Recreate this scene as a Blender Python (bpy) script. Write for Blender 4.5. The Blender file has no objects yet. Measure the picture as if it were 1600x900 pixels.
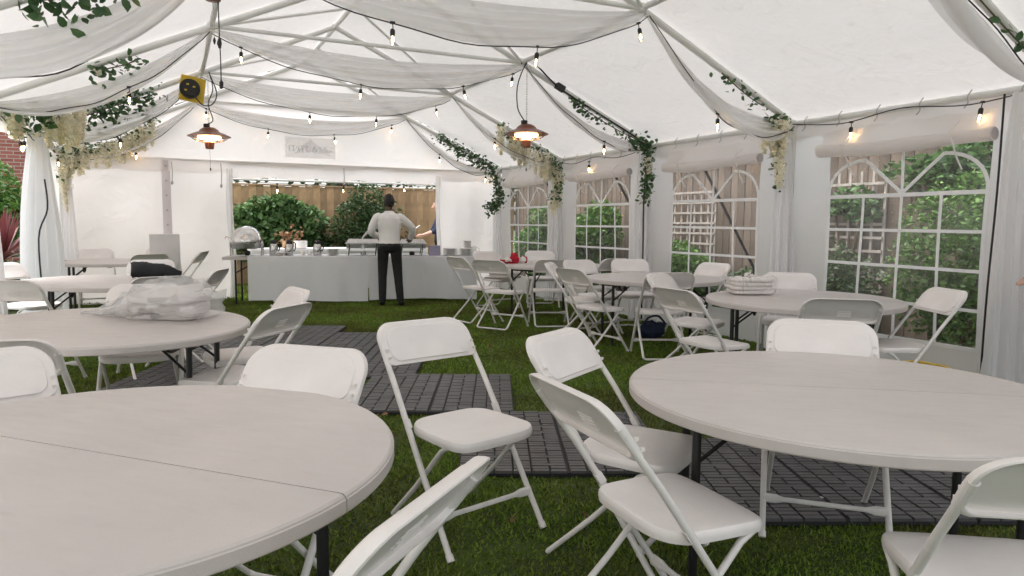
import bpy, bmesh, math, random
import numpy as np
from mathutils import Vector, Matrix
R = math.radians
random.seed(7); rng = np.random.default_rng(7)
scene = bpy.context.scene
col = scene.collection

# ------------------------------------------------------------------ camera
# X across the marquee, Y along it, Z up; the camera stands at the origin
F_PX, HZ, ROLL, CAM_H, YAW = 1099.0, 347.6, R(.48), 1.336, R(25.72)
PITCH = math.atan((450 - HZ) / F_PX)
_fw = Vector((math.sin(YAW), math.cos(YAW), 0)); _rt = Vector((math.cos(YAW), -math.sin(YAW), 0)); _up = Vector((0, 0, 1))
CW = _fw * math.cos(PITCH) - _up * math.sin(PITCH); _u0 = _fw * math.sin(PITCH) + _up * math.cos(PITCH)
CR = _rt * math.cos(ROLL) + _u0 * math.sin(ROLL); CU = _u0 * math.cos(ROLL) - _rt * math.sin(ROLL)
cam = bpy.data.cameras.new('camera'); cam.sensor_width = 36; cam.lens = F_PX / 1600 * 36; cam.clip_start = .05; cam.clip_end = 500
camo = bpy.data.objects.new('camera', cam); col.objects.link(camo)
M = Matrix((CR, CU, -CW)).transposed().to_4x4(); M.translation = (0, 0, CAM_H); camo.matrix_world = M
scene.camera = camo
# ------------------------------------------------------------------ light
SUN_EL, SUN_AZ = R(68), R(310)
world = bpy.data.worlds.new('World'); scene.world = world; world.use_nodes = True
wn = world.node_tree; wn.nodes.clear()
sky = wn.nodes.new('ShaderNodeTexSky'); sky.sky_type = 'NISHITA'; sky.sun_disc = False
sky.sun_elevation = SUN_EL; sky.sun_rotation = SUN_AZ; sky.dust_density = 4; sky.air_density = 1.2; sky.ozone_density = 1.0
hs = wn.nodes.new('ShaderNodeHueSaturation'); hs.inputs['Saturation'].default_value = .26
bg = wn.nodes.new('ShaderNodeBackground'); bg.inputs['Strength'].default_value = .15
wo = wn.nodes.new('ShaderNodeOutputWorld')
wn.links.new(sky.outputs[0], hs.inputs['Color']); wn.links.new(hs.outputs[0], bg.inputs[0]); wn.links.new(bg.outputs[0], wo.inputs[0])
sl = bpy.data.lights.new('sun', 'SUN'); sl.energy = .6; sl.angle = R(40); sl.color = (1, .96, .9)
so = bpy.data.objects.new('sun', sl); col.objects.link(so)
sd = Vector((math.sin(SUN_AZ) * math.cos(SUN_EL), math.cos(SUN_AZ) * math.cos(SUN_EL), math.sin(SUN_EL)))
so.rotation_euler = sd.to_track_quat('Z', 'Y').to_euler(); so.location = (0, 0, 30)
vs = scene.view_settings; vs.view_transform = 'Standard'; vs.look = 'None'; vs.gamma = 1; vs.use_curve_mapping = False
vs.exposure = 1.74
scene.cycles.use_denoising = True
try: scene.cycles.denoiser = 'OPENIMAGEDENOISE'
except Exception: pass
scene.cycles.max_bounces = 14; scene.cycles.diffuse_bounces = 7; scene.cycles.transmission_bounces = 8
scene.cycles.transparent_max_bounces = 16; scene.cycles.sample_clamp_indirect = 6; scene.cycles.caustics_reflective = False

def ray(px, py): return CW + CR * ((px - 800) / F_PX) + CU * ((450 - py) / F_PX)
def atZ(px, py, z): d = ray(px, py); return Vector((0, 0, CAM_H)) + d * ((z - CAM_H) / d.z)
def atX(px, py, x): d = ray(px, py); return Vector((0, 0, CAM_H)) + d * (x / d.x)
def atY(px, py, y): d = ray(px, py); return Vector((0, 0, CAM_H)) + d * (y / d.y)

# ------------------------------------------------------------------ materials
def mat(name, color, rough=.5, var=.0, scale=8, bump=0, bscale=60, metal=0, emit=None, es=0, spec=.5, alpha=None):
    m = bpy.data.materials.new(name); m.use_nodes = True; nt = m.node_tree; b = nt.nodes['Principled BSDF']
    b.inputs['Roughness'].default_value = rough; b.inputs['Metallic'].default_value = metal
    b.inputs['Specular IOR Level'].default_value = spec
    b.inputs['Base Color'].default_value = (*color, 1)
    tc = nt.nodes.new('ShaderNodeTexCoord')
    if var:
        n = nt.nodes.new('ShaderNodeTexNoise'); n.inputs['Scale'].default_value = scale; n.inputs['Detail'].default_value = 5
        nt.links.new(tc.outputs['Object'], n.inputs['Vector'])
        r = nt.nodes.new('ShaderNodeValToRGB'); r.color_ramp.elements[0].position = .3; r.color_ramp.elements[1].position = .7
        r.color_ramp.elements[0].color = (*[c * (1 - var) for c in color], 1)
        r.color_ramp.elements[1].color = (*[min(1, c * (1 + var)) for c in color], 1)
        nt.links.new(n.outputs['Fac'], r.inputs['Fac']); nt.links.new(r.outputs[0], b.inputs['Base Color'])
    if bump:
        n2 = nt.nodes.new('ShaderNodeTexNoise'); n2.inputs['Scale'].default_value = bscale; n2.inputs['Detail'].default_value = 4
        nt.links.new(tc.outputs['Object'], n2.inputs['Vector'])
        bp = nt.nodes.new('ShaderNodeBump'); bp.inputs['Strength'].default_value = bump; bp.inputs['Distance'].default_value = .01
        nt.links.new(n2.outputs['Fac'], bp.inputs['Height']); nt.links.new(bp.outputs[0], b.inputs['Normal'])
    if emit: b.inputs['Emission Color'].default_value = (*emit, 1); b.inputs['Emission Strength'].default_value = es
    if alpha is not None: b.inputs['Alpha'].default_value = alpha
    return m
def fabric(name, color, trans=.5, clear=0, bump=.25, bscale=3, stain=0):
    m = bpy.data.materials.new(name); m.use_nodes = True; nt = m.node_tree; nt.nodes.clear()
    out = nt.nodes.new('ShaderNodeOutputMaterial'); d = nt.nodes.new('ShaderNodeBsdfDiffuse'); t = nt.nodes.new('ShaderNodeBsdfTranslucent')
    mx = nt.nodes.new('ShaderNodeMixShader'); mx.inputs[0].default_value = trans
    for s in (d, t): s.inputs['Color'].default_value = (*color, 1)
    tc = nt.nodes.new('ShaderNodeTexCoord'); n = nt.nodes.new('ShaderNodeTexNoise'); n.inputs['Scale'].default_value = bscale
    n.inputs['Detail'].default_value = 6; n.inputs['Distortion'].default_value = 1.2
    nt.links.new(tc.outputs['Object'], n.inputs['Vector'])
    bp = nt.nodes.new('ShaderNodeBump'); bp.inputs['Strength'].default_value = bump; bp.inputs['Distance'].default_value = .03
    nt.links.new(n.outputs['Fac'], bp.inputs['Height'])
    for s in (d, t): nt.links.new(bp.outputs[0], s.inputs['Normal'])
    if stain:
        n3 = nt.nodes.new('ShaderNodeTexNoise'); n3.inputs['Scale'].default_value = 5; n3.inputs['Detail'].default_value = 9; n3.inputs['Roughness'].default_value = .7
        mp = nt.nodes.new('ShaderNodeMapping'); mp.inputs['Scale'].default_value = (1.3, 1.8, 1)
        nt.links.new(tc.outputs['Object'], mp.inputs[0]); nt.links.new(mp.outputs[0], n3.inputs['Vector'])
        r = nt.nodes.new('ShaderNodeValToRGB'); r.color_ramp.elements[0].position = .22; r.color_ramp.elements[1].position = .42
        r.color_ramp.elements[0].color = (*[c * (1 - stain) for c in color], 1); r.color_ramp.elements[1].color = (*color, 1)
        nt.links.new(n3.outputs['Fac'], r.inputs[0])
        for s in (d, t): nt.links.new(r.outputs[0], s.inputs['Color'])
    nt.links.new(d.outputs[0], mx.inputs[1]); nt.links.new(t.outputs[0], mx.inputs[2]); last = mx
    if clear:
        tr = nt.nodes.new('ShaderNodeBsdfTransparent'); m2 = nt.nodes.new('ShaderNodeMixShader'); m2.inputs[0].default_value = clear
        nt.links.new(mx.outputs[0], m2.inputs[1]); nt.links.new(tr.outputs[0], m2.inputs[2]); last = m2
    nt.links.new(last.outputs[0], out.inputs[0]); return m
def clearmat(name, tint=(1, 1, 1), gloss=.08, rough=.05, milk=0.0, bump=0):
    m = bpy.data.materials.new(name); m.use_nodes = True; nt = m.node_tree; nt.nodes.clear()
    out = nt.nodes.new('ShaderNodeOutputMaterial'); tr = nt.nodes.new('ShaderNodeBsdfTransparent'); tr.inputs[0].default_value = (*tint, 1)
    g = nt.nodes.new('ShaderNodeBsdfGlossy'); g.inputs['Roughness'].default_value = rough
    mx = nt.nodes.new('ShaderNodeMixShader'); mx.inputs[0].default_value = gloss
    nt.links.new(tr.outputs[0], mx.inputs[1]); nt.links.new(g.outputs[0], mx.inputs[2]); last = mx
    if bump:
        n = nt.nodes.new('ShaderNodeTexNoise'); n.inputs['Scale'].default_value = 9; bp = nt.nodes.new('ShaderNodeBump'); bp.inputs['Strength'].default_value = bump
        nt.links.new(n.outputs['Fac'], bp.inputs['Height']); nt.links.new(bp.outputs[0], g.inputs['Normal'])
    if milk:
        d = nt.nodes.new('ShaderNodeBsdfDiffuse'); d.inputs[0].default_value = (.9, .9, .9, 1); m2 = nt.nodes.new('ShaderNodeMixShader'); m2.inputs[0].default_value = milk
        nt.links.new(mx.outputs[0], m2.inputs[1]); nt.links.new(d.outputs[0], m2.inputs[2]); last = m2
    nt.links.new(last.outputs[0], out.inputs[0]); return m
def leafmat(name, c1, c2, rough=.5, trans=.25):
    m = bpy.data.materials.new(name); m.use_nodes = True; nt = m.node_tree; b = nt.nodes['Principled BSDF']; b.inputs['Roughness'].default_value = rough
    g = nt.nodes.new('ShaderNodeNewGeometry'); r = nt.nodes.new('ShaderNodeValToRGB')
    r.color_ramp.elements[0].color = (*c1, 1); r.color_ramp.elements[1].color = (*c2, 1)
    nt.links.new(g.outputs['Random Per Island'], r.inputs[0]); nt.links.new(r.outputs[0], b.inputs['Base Color'])
    t = nt.nodes.new('ShaderNodeBsdfTranslucent'); nt.links.new(r.outputs[0], t.inputs[0]); mx = nt.nodes.new('ShaderNodeMixShader'); mx.inputs[0].default_value = trans
    nt.links.new(b.outputs[0], mx.inputs[1]); nt.links.new(t.outputs[0], mx.inputs[2]); nt.links.new(mx.outputs[0], nt.nodes['Material Output'].inputs[0]); return m
W = {}
W['roof'] = fabric('roof_fabric', (.875, .85, .835), .185, bump=.8, bscale=3.5, stain=.13)
W['wall'] = fabric('wall_fabric', (.925, .893, .88), .57, bump=.5, bscale=2.2)
W['sheer'] = fabric('sheer_fabric', (.88, .87, .87), .5, clear=.22, bump=.35, bscale=4)
W['curtain'] = fabric('curtain_fabric', (.93, .925, .935), .5, clear=.06, bump=.2, bscale=3)
W['cloth'] = fabric('table_cloth', (.93, .93, .95), .3, bump=.3, bscale=4)
W['linen'] = fabric('linen', (.88, .83, .81), .25, bump=.4, bscale=9)
W['metal_white'] = mat('white_painted_steel', (.74, .74, .72), .4, .06, 5)
W['chair'] = mat('chair_plastic', (.80, .752, .735), .42, .04, 6, .06, 250)
W['chair_tube'] = mat('chair_tube', (.75, .715, .695), .38, .08, 12)
W['table'] = mat('table_plastic', (.575, .525, .507), .34, .07, 2.2, .10, 300)
W['black'] = mat('black_steel', (.012, .012, .013), .4)
W['rubber'] = mat('black_rubber', (.015, .015, .015), .6)
W['grey_plastic'] = mat('grey_plastic', (.5, .49, .48), .5)
W['steel'] = mat('stainless_steel', (.62, .61, .6), .22, .1, 9, metal=1)
W['steel_dull'] = mat('brushed_steel', (.5, .5, .5), .4, .1, 9, metal=1)
W['china'] = mat('white_china', (.8, .79, .77), .2)
W['mat'] = mat('floor_mat_plastic', (.062, .058, .062), .36, .35, 6, .15, 90)
W['matbase'] = mat('floor_mat_base', (.012, .012, .013), .7)
W['bar'] = fabric('white_tape', (.95, .95, .96), .12, bump=.02)
W['clear'] = clearmat('clear_vinyl', (.97, .98, .98), .06, .14, .045, .5)
W['glass'] = clearmat('bulb_glass', (.97, .97, .97), .12, .05)
W['bag'] = clearmat('plastic_bag', (.98, .98, .98), .14, .25, .24, 1.0)
W['wrap'] = clearmat('thin_plastic_wrap', (.99, .99, .99), .035, .3, .06, .5)
W['filament'] = mat('filament', (1, .8, .5), .5, emit=(1, .62, .26), es=30)
W['copper'] = mat('copper_paint', (.20, .075, .045), .35, .15, 20, metal=.5)
W['heat'] = mat('heating_element', (1, .7, .4), .5, emit=(1, .62, .30), es=3.4)
W['reflector'] = mat('heater_reflector', (.8, .6, .42), .25, metal=.9)
W['yellow'] = mat('yellow_plastic', (.62, .42, .02), .4, .08, 20)
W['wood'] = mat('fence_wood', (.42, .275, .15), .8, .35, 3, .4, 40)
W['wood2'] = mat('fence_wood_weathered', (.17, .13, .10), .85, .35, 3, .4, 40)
W['timber'] = mat('pale_timber', (.50, .455, .45), .7, .2, 9)
W['strip'] = fabric('strip_fabric', (.70, .65, .66), .5, bump=.2)
W['trellis'] = mat('trellis_wood', (.42, .37, .33), .8, .2, 9)
W['brick'] = mat('brick', (.33, .12, .085), .85, .3, 6, .4, 60)
W['mortar'] = mat('mortar', (.42, .38, .34), .9)
W['soil'] = mat('soil', (.07, .05, .037), .95, .5, 5, .6, 20)
W['lawn'] = mat('lawn_ground', (.045, .068, .010), .95, .5, 2.5, .6, 60)
W['grass'] = leafmat('grass_blades', (.06, .122, .010), (.215, .30, .038), .6, .3)
W['fallen'] = leafmat('fallen_leaf', (.16, .07, .03), (.30, .18, .09), .7, .1)
W['ivy'] = leafmat('ivy_leaves', (.04, .11, .03), (.17, .29, .10))
W['shrub'] = leafmat('shrub_leaves', (.045, .12, .018), (.16, .30, .06))
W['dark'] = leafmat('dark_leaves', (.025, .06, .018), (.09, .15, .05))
W['red'] = leafmat('red_leaves', (.10, .022, .03), (.24, .07, .07))
W['garland'] = leafmat('garland_leaves', (.03, .085, .03), (.10, .19, .07), .4, .2)
W['flower'] = leafmat('cream_petals', (.95, .91, .76), (.98, .96, .88), .6, .5)
W['bark'] = mat('bark', (.12, .09, .06), .9, .3, 12, .5, 30)
W['skin1'] = mat('dark_skin', (.11, .06, .04), .5)
W['skin2'] = mat('light_skin', (.52, .30, .22), .5)
W['hair'] = mat('black_hair', (.010, .009, .008), .6, 0, 8, .8, 120)
W['shirt'] = mat('white_shirt', (.90, .87, .86), .8, .04, 8, .5, 14)
W['trouser'] = mat('black_trousers', (.008, .008, .009), .8, 0, 8, .3, 20)
W['navy'] = mat('navy_cloth', (.02, .03, .07), .8, .2, 8, .4, 30)
W['shoe'] = mat('black_leather', (.01, .01, .01), .35)
W['red_cloth'] = mat('red_wool', (.42, .012, .03), .9, .15, 30, .5, 90)
W['white_wool'] = mat('white_wool', (.75, .72, .68), .9, .05, 30, .5, 90)
W['black_cloth'] = mat('black_cloth', (.012, .012, .014), .85, .2, 10, .5, 25)
W['lilac'] = mat('lilac_card', (.33, .30, .42), .7)
W['card'] = mat('white_card', (.72, .70, .70), .7, .04, 5)
W['banner'] = fabric('banner_fabric', (.72, .70, .70), .5, clear=.5, bump=.1)
W['banner_ink'] = fabric('banner_ink', (.62, .60, .60), .5, clear=.6, bump=.1)
W['banner_text'] = fabric('banner_text', (.90, .89, .89), .6, bump=.1)
nt = W['grass'].node_tree; rp = [n for n in nt.nodes if n.type == 'VALTORGB'][0]
nz = nt.nodes.new('ShaderNodeTexNoise'); nz.inputs['Scale'].default_value = .9; nz.inputs['Detail'].default_value = 5; tcg = nt.nodes.new('ShaderNodeTexCoord'); nt.links.new(tcg.outputs['Object'], nz.inputs['Vector'])
r2 = nt.nodes.new('ShaderNodeValToRGB'); r2.color_ramp.elements[0].position = .36; r2.color_ramp.elements[1].position = .62; r2.color_ramp.elements[0].color = (.75, .52, .55, 1); r2.color_ramp.elements[1].color = (1.15, 1.2, 1.0, 1)
mg = nt.nodes.new('ShaderNodeMix'); mg.data_type = 'RGBA'; mg.blend_type = 'MULTIPLY'; mg.inputs[0].default_value = 1; nt.links.new(nz.outputs['Fac'], r2.inputs[0]); nt.links.new(rp.outputs[0], mg.inputs[6]); nt.links.new(r2.outputs[0], mg.inputs[7])
for n_ in nt.nodes:
    if n_.type == 'BSDF_PRINCIPLED': nt.links.new(mg.outputs[2], n_.inputs['Base Color'])
    if n_.type == 'BSDF_TRANSLUCENT': nt.links.new(mg.outputs[2], n_.inputs['Color'])
def scuff(m, amount, sc=7):
    nt = m.node_tree; b = nt.nodes['Principled BSDF']; src = b.inputs['Base Color'].links[0].from_socket; tc = nt.nodes.new('ShaderNodeTexCoord'); mp = nt.nodes.new('ShaderNodeMapping'); mp.inputs['Scale'].default_value = (1, 4, 1); mp.inputs['Rotation'].default_value = (0, 0, .6)
    n = nt.nodes.new('ShaderNodeTexNoise'); n.inputs['Scale'].default_value = sc; n.inputs['Detail'].default_value = 10; n.inputs['Roughness'].default_value = .75; nt.links.new(tc.outputs['Object'], mp.inputs[0]); nt.links.new(mp.outputs[0], n.inputs['Vector'])
    r = nt.nodes.new('ShaderNodeValToRGB'); r.color_ramp.elements[0].position = .58; r.color_ramp.elements[1].position = .72; r.color_ramp.elements[0].color = (1, 1, 1, 1); r.color_ramp.elements[1].color = (1 - amount, 1 - amount * 1.1, 1 - amount * 1.2, 1)
    mx = nt.nodes.new('ShaderNodeMix'); mx.data_type = 'RGBA'; mx.blend_type = 'MULTIPLY'; mx.inputs[0].default_value = 1; nt.links.new(n.outputs['Fac'], r.inputs[0]); nt.links.new(src, mx.inputs[6]); nt.links.new(r.outputs[0], mx.inputs[7]); nt.links.new(mx.outputs[2], b.inputs['Base Color'])
    r3 = nt.nodes.new('ShaderNodeMapRange'); r3.inputs['From Min'].default_value = .35; r3.inputs['From Max'].default_value = .7; r3.inputs['To Min'].default_value = .28; r3.inputs['To Max'].default_value = .5; nt.links.new(n.outputs['Fac'], r3.inputs[0]); nt.links.new(r3.outputs[0], b.inputs['Roughness'])
scuff(W['table'], .05); scuff(W['chair'], .08, 11); scuff(W['chair_tube'], .2, 20)
for k in ('filament',): W[k].cycles.emission_sampling = 'NONE'

# ------------------------------------------------------------------ mesh helpers
class MB:
    def __init__(s): s.v = []; s.f = []
    def add(s, vs_, fs_):
        o = len(s.v); s.v += [tuple(p) for p in vs_]; s.f += [tuple(i + o for i in q) for q in fs_]; return s
    def box(s, c, d, rz=0, rx=0, ry=0):
        m = Matrix.Rotation(rz, 3, 'Z') @ Matrix.Rotation(ry, 3, 'Y') @ Matrix.Rotation(rx, 3, 'X'); c = Vector(c)
        p = [c + m @ Vector((x * d[0] / 2, y * d[1] / 2, z * d[2] / 2)) for z in (-1, 1) for y in (-1, 1) for x in (-1, 1)]
        return s.add(p, [(0, 2, 3, 1), (4, 5, 7, 6), (0, 1, 5, 4), (2, 6, 7, 3), (0, 4, 6, 2), (1, 3, 7, 5)])
    def bar(s, a, b, w, t, up=(0, 0, 1)):
        a, b = Vector(a), Vector(b); d = (b - a).normalized(); sx = d.cross(Vector(up)).normalized() * w / 2; sz = sx.cross(d).normalized() * t / 2
        p = [q + i * sx + j * sz for q in (a, b) for i, j in ((-1, -1), (1, -1), (1, 1), (-1, 1))]
        return s.add(p, [(3, 2, 1, 0), (4, 5, 6, 7), (0, 1, 5, 4), (1, 2, 6, 5), (2, 3, 7, 6), (3, 0, 4, 7)])
    def tube(s, pts, r, n=8, cap=True):
        pts = [Vector(p) for p in pts]; rs = r if isinstance(r, (list, tuple)) else [r] * len(pts)
        rings = []; nrm = None
        for i, p in enumerate(pts):
            d = (pts[min(i + 1, len(pts) - 1)] - pts[max(i - 1, 0)]).normalized()
            if nrm is None: nrm = d.orthogonal().normalized()
            else: nrm = (nrm - d * nrm.dot(d)).normalized()
            b = d.cross(nrm)
            rings.append([p + (nrm * math.cos(2 * math.pi * k / n) + b * math.sin(2 * math.pi * k / n)) * rs[i] for k in range(n)])
        return s.loft(rings, cap)
    def loft(s, rings, cap=True, close=True):
        o = len(s.v); n = len(rings[0])
        for rg in rings: s.v += [tuple(p) for p in rg]
        for i in range(len(rings) - 1):
            for k in range(n if close else n - 1):
                a, b = o + i * n + k, o + i * n + (k + 1) % n; s.f.append((a, b, b + n, a + n))
        if cap: s.f.append(tuple(o + k for k in range(n))[::-1]); s.f.append(tuple(o + (len(rings) - 1) * n + k for k in range(n)))
        return s
    def lathe(s, prof, n=20, c=(0, 0, 0), cap=True):
        return s.loft([[(c[0] + r * math.cos(2 * math.pi * k / n), c[1] + r * math.sin(2 * math.pi * k / n), c[2] + z) for k in range(n)] for r, z in prof], cap)
    def sheet(s, g):
        return s.loft(g, cap=False, close=False)
    def blob(s, c, rad, nz=.15, seed=0, n=14, m=9, flat=.0):
        r_ = random.Random(seed); ph = [r_.uniform(0, 6) for _ in range(9)]; rings = []
        for i in range(m + 1):
            t = math.pi * (i + .02) / (m + .04); rg = []
            for k in range(n):
                a = 2 * math.pi * k / n; q = 1 + nz * (math.sin(3 * a + ph[0] + 2 * t) + .7 * math.sin(5 * a + ph[1] - 3 * t) + .6 * math.sin(7 * t + ph[2]))
                z = math.cos(t) * q; z = max(z, -1 + flat)
                rg.append((c[0] + rad[0] * math.sin(t) * math.cos(a) * q, c[1] + rad[1] * math.sin(t) * math.sin(a) * q, c[2] + rad[2] * z))
            rings.append(rg)
        return s.loft(rings)
    def build(s, name, m, parent=None, ang=40, local=False):
        me = bpy.data.meshes.new(name); me.from_pydata(s.v, [], s.f); me.update()
        me.polygons.foreach_set('use_smooth', [True] * len(me.polygons)); me.set_sharp_from_angle(angle=R(ang))
        me.materials.append(W[m] if isinstance(m, str) else m)
        return link(me, name, parent, local)
def wmat(o): return (wmat(o.parent) @ o.matrix_parent_inverse if o.parent else Matrix()) @ o.matrix_basis
def link(me, name, parent=None, local=False):
    o = bpy.data.objects.new(name, me); col.objects.link(o)
    if parent is not None:
        o.parent = parent
        if not local: o.matrix_parent_inverse = wmat(parent).inverted()
    return o
def tag(o, label, cat, group=None, kind=None):
    if label: o['label'] = label
    if cat: o['category'] = cat
    if group: o['group'] = group
    if kind: o['kind'] = kind
    return o
def thing(name, label, cat, loc=(0, 0, 0), group=None):
    o = bpy.data.objects.new(name, None); o.empty_display_size = .1; col.objects.link(o); o.location = loc
    return tag(o, label, cat, group)
def copy_tree(o, parent=None):
    c = o.copy(); col.objects.link(c); c.parent = parent
    for ch in list(o.children): copy_tree(ch, c)
    return c
def spline(pts, n=6):
    pts = [Vector(p) for p in pts]; out = []
    for i in range(len(pts) - 1):
        p0, p1, p2, p3 = pts[max(i - 1, 0)], pts[i], pts[i + 1], pts[min(i + 2, len(pts) - 1)]
        for k in range(n):
            t = k / n; out.append(.5 * (2 * p1 + (p2 - p0) * t + (2 * p0 - 5 * p1 + 4 * p2 - p3) * t * t + (3 * p1 - p0 - 3 * p2 + p3) * t ** 3))
    return out + [pts[-1]]
def leaf_mesh(name, pos, nrm_up, size, m, parent=None, aspect=.55, droop=None):
    """many leaf-shaped faces (4-corner diamonds) at numpy positions"""
    n = len(pos); d = rng.normal(size=(n, 3)); d[:, 2] *= .6; d[:, 2] += nrm_up
    if droop is not None: d = d * .35 + np.array(droop)
    d /= np.linalg.norm(d, axis=1)[:, None]; e = np.cross(d, rng.normal(size=(n, 3))); e /= np.linalg.norm(e, axis=1)[:, None]
    s = size * rng.uniform(.6, 1.3, n)[:, None]; nn = np.cross(d, e)
    w_ = s * aspect * .5; up_ = nn * s * .07
    v = np.stack([pos - d * s * .5, pos - d * s * .22 + e * w_ * .82 + up_, pos + d * s * .12 + e * w_ * .9 + up_, pos + d * s * .5, pos + d * s * .12 - e * w_ * .9 + up_, pos - d * s * .22 - e * w_ * .82 + up_], 1).reshape(-1, 3)
    me = bpy.data.meshes.new(name); me.vertices.add(6 * n); me.vertices.foreach_set('co', v.ravel().astype(np.float32))
    me.loops.add(8 * n); li = (np.arange(n) * 6)[:, None] + np.array([0, 1, 2, 3, 0, 3, 4, 5])[None, :]; me.loops.foreach_set('vertex_index', li.ravel().astype(np.int32))
    me.polygons.add(2 * n); me.polygons.foreach_set('loop_start', np.arange(0, 8 * n, 4, dtype=np.int32))
    me.update(calc_edges=True); me.materials.append(W[m]); return link(me, name, parent)
def text_mesh(name, txt, size, m, parent, mtx):
    cu = bpy.data.curves.new(name, 'FONT'); cu.body = txt; cu.size = size; cu.align_x = 'CENTER'; cu.extrude = .001
    o = bpy.data.objects.new(name, cu); col.objects.link(o); dg = bpy.context.evaluated_depsgraph_get()
    me = bpy.data.meshes.new_from_object(o.evaluated_get(dg)); bpy.data.objects.remove(o); me.transform(mtx)
    me.materials.clear(); me.materials.append(W[m]); return link(me, name, parent)

# ------------------------------------------------------------------ dimensions of the marquee
XL, XR, XC = -1.53, 5.87, 2.17
YB = 12.8; FR = [12.8, 10.35, 7.9, 5.45, 3.0, .55, -1.9]
EAVE, ZN, ZRIDGE = 2.38, 3.28, 4.07
NL, NR = .42, 3.92

# ------------------------------------------------------------------ ground
g = MB(); n = 60
for_y = [-40 + 140 * i / n for i in range(n + 1)]; for_x = [-60 + 130 * i / n for i in range(n + 1)]
g.sheet([[(x, y, 0) for x in for_x] for y in for_y]); o = g.build('lawn', 'lawn'); o['kind'] = 'structure'
# grass blades inside and just outside the tent
def grass(name, n, x0, x1, y0, y1, hmin, hmax, near=True):
    p = rng.uniform(size=(n, 2)); x = x0 + p[:, 0] * (x1 - x0); y = y0 + (p[:, 1] ** (1.6 if near else 1)) * (y1 - y0)
    a = rng.uniform(0, 6.28, n); hgt = rng.uniform(hmin, hmax, n) * (.75 + .5 * np.sin(x * 3.1 + np.sin(y * 2.3)) ** 2); w = rng.uniform(.0025, .005, n) * (1 + y / 6)
    ln = rng.normal(0, .55, (n, 2)) * hgt[:, None]
    b = np.stack([x, y, np.zeros(n)], 1); dx = np.stack([np.cos(a) * w, np.sin(a) * w, np.zeros(n)], 1)
    t = b + np.stack([ln[:, 0], ln[:, 1], hgt], 1); v = np.stack([b - dx, b + dx, t], 1).reshape(-1, 3)
    me = bpy.data.meshes.new(name); me.vertices.add(3 * n); me.vertices.foreach_set('co', v.ravel().astype(np.float32))
    me.loops.add(3 * n); me.loops.foreach_set('vertex_index', np.arange(3 * n, dtype=np.int32)); me.polygons.add(n)
    me.polygons.foreach_set('loop_start', np.arange(0, 3 * n, 3, dtype=np.int32)); me.update(calc_edges=True); me.materials.append(W['grass'])
    return link(me, name)
o = grass('grass', 420000, -1.6, 6.0, .6, 12.8, .009, .025); tag(o, 'short mossy green grass covering the ground under the tent', 'grass', kind='stuff')
o = grass('grass', 60000, -4, 9, 12.8, 15.6, .02, .05, False); tag(o, 'grass outside beyond the open end of the tent', 'grass', kind='stuff')
n = 110; x = rng.uniform(-.5, 5.5, n); y = .9 + 10 * rng.uniform(size=n) ** 1.5
o = leaf_mesh('fallen_leaves', np.stack([x, y, np.full(n, .03)], 1), 0, .05, 'fallen'); o['kind'] = 'stuff'
tag(o, 'scattered brown fallen leaves lying on the grass', 'leaves')
# soil bed outside right wall
g = MB(); g.sheet([[(x, y, .02 + .03 * math.sin(x * 5 + y * 3)) for x in [6.3 + .17 * i for i in range(9)]] for y in [-2 + .4 * j for j in range(46)]])
o = g.build('flower_bed', 'soil'); o['kind'] = 'structure'

# ------------------------------------------------------------------ floor mats (rotated grid)
MA = R(24.5); mc, ms = math.cos(MA), math.sin(MA)
def mat_xy(mx, my): return (mx * mc + my * ms, -mx * ms + my * mc)
gm = MB(); U = 1.18
cw, rw, gp = U / 12, U / 28, .007
for j in range(28):
    off = (j % 7) in (2, 5)
    i = 0
    while i < 12:
        w = 2 if (i % 3 == 1 and off and i + 2 <= 12) else 1
        x0, x1 = i * cw + gp / 2, (i + w) * cw - gp / 2
        if i % 6 == 0: x0 += .006
        if (i + w) % 6 == 0: x1 -= .006
        y0, y1 = j * rw + .0025, (j + 1) * rw - .0025
        z = .034 + .0012 * ((i * 7 + j * 13) % 5 - 2) / 2
        gm.add([(x0, y0, .02), (x1, y0, .02), (x1, y1, .02), (x0, y1, .02), (x0 + .002, y0 + .002, z), (x1 - .002, y0 + .002, z), (x1 - .002, y1 - .002, z), (x0 + .002, y1 - .002, z)],
               [(4, 5, 6, 7), (0, 1, 5, 4), (1, 2, 6, 5), (2, 3, 7, 6), (3, 0, 4, 7)])
        i += w
proto = bpy.data.objects.new('floor_mat', None); col.objects.link(proto)
sl_o = gm.build('slats', 'mat', proto, local=True); sl_o['kind'] = 'stuff'
gb = MB(); gb.box((U / 2, U / 2, .012), (U - .006, U - .006, .022)); gb.build('base_tray', 'matbase', proto, local=True)
spots = [(-3.05, 7.55, 'farthest back at left, near the bagged linen table'), (-1.87 - U * 0 - 1.18 + 1.18, 7.02, 'at the far end nearest the buffet'),
         (-3.05, 6.37, 'beside the chairs right of the bagged linen table'), (-1.87, 5.84, 'where path narrows behind the lone chair'),
         (-1.87 - 1.18, 5.19, 'partly hidden under the chairs behind the front left table'), (-1.055, 4.76, 'directly behind the lone chair in the aisle'),
         (-.205, 3.58, 'under the seat of the lone chair in the aisle'), (.975, 2.98, 'under the left edge of the big right hand table'),
         (2.155, 2.98, 'under the middle of the big right hand table'), (3.335, 2.98, 'under the right edge of the big right hand table'), (-4.23, 7.2, 'farthest left under the linen bag table')]
for i, (mx, my, lb) in enumerate(spots):
    o = proto if i == 0 else copy_tree(proto)
    X, Y = mat_xy(mx, my); o.location = (X, Y, .004 + .0015 * (i % 3)); o.rotation_euler = (0, 0, -MA)
    tag(o, 'dark grey slatted plastic floor mat ' + lb, 'floor mat', 'floor mats laid as a path')

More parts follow.
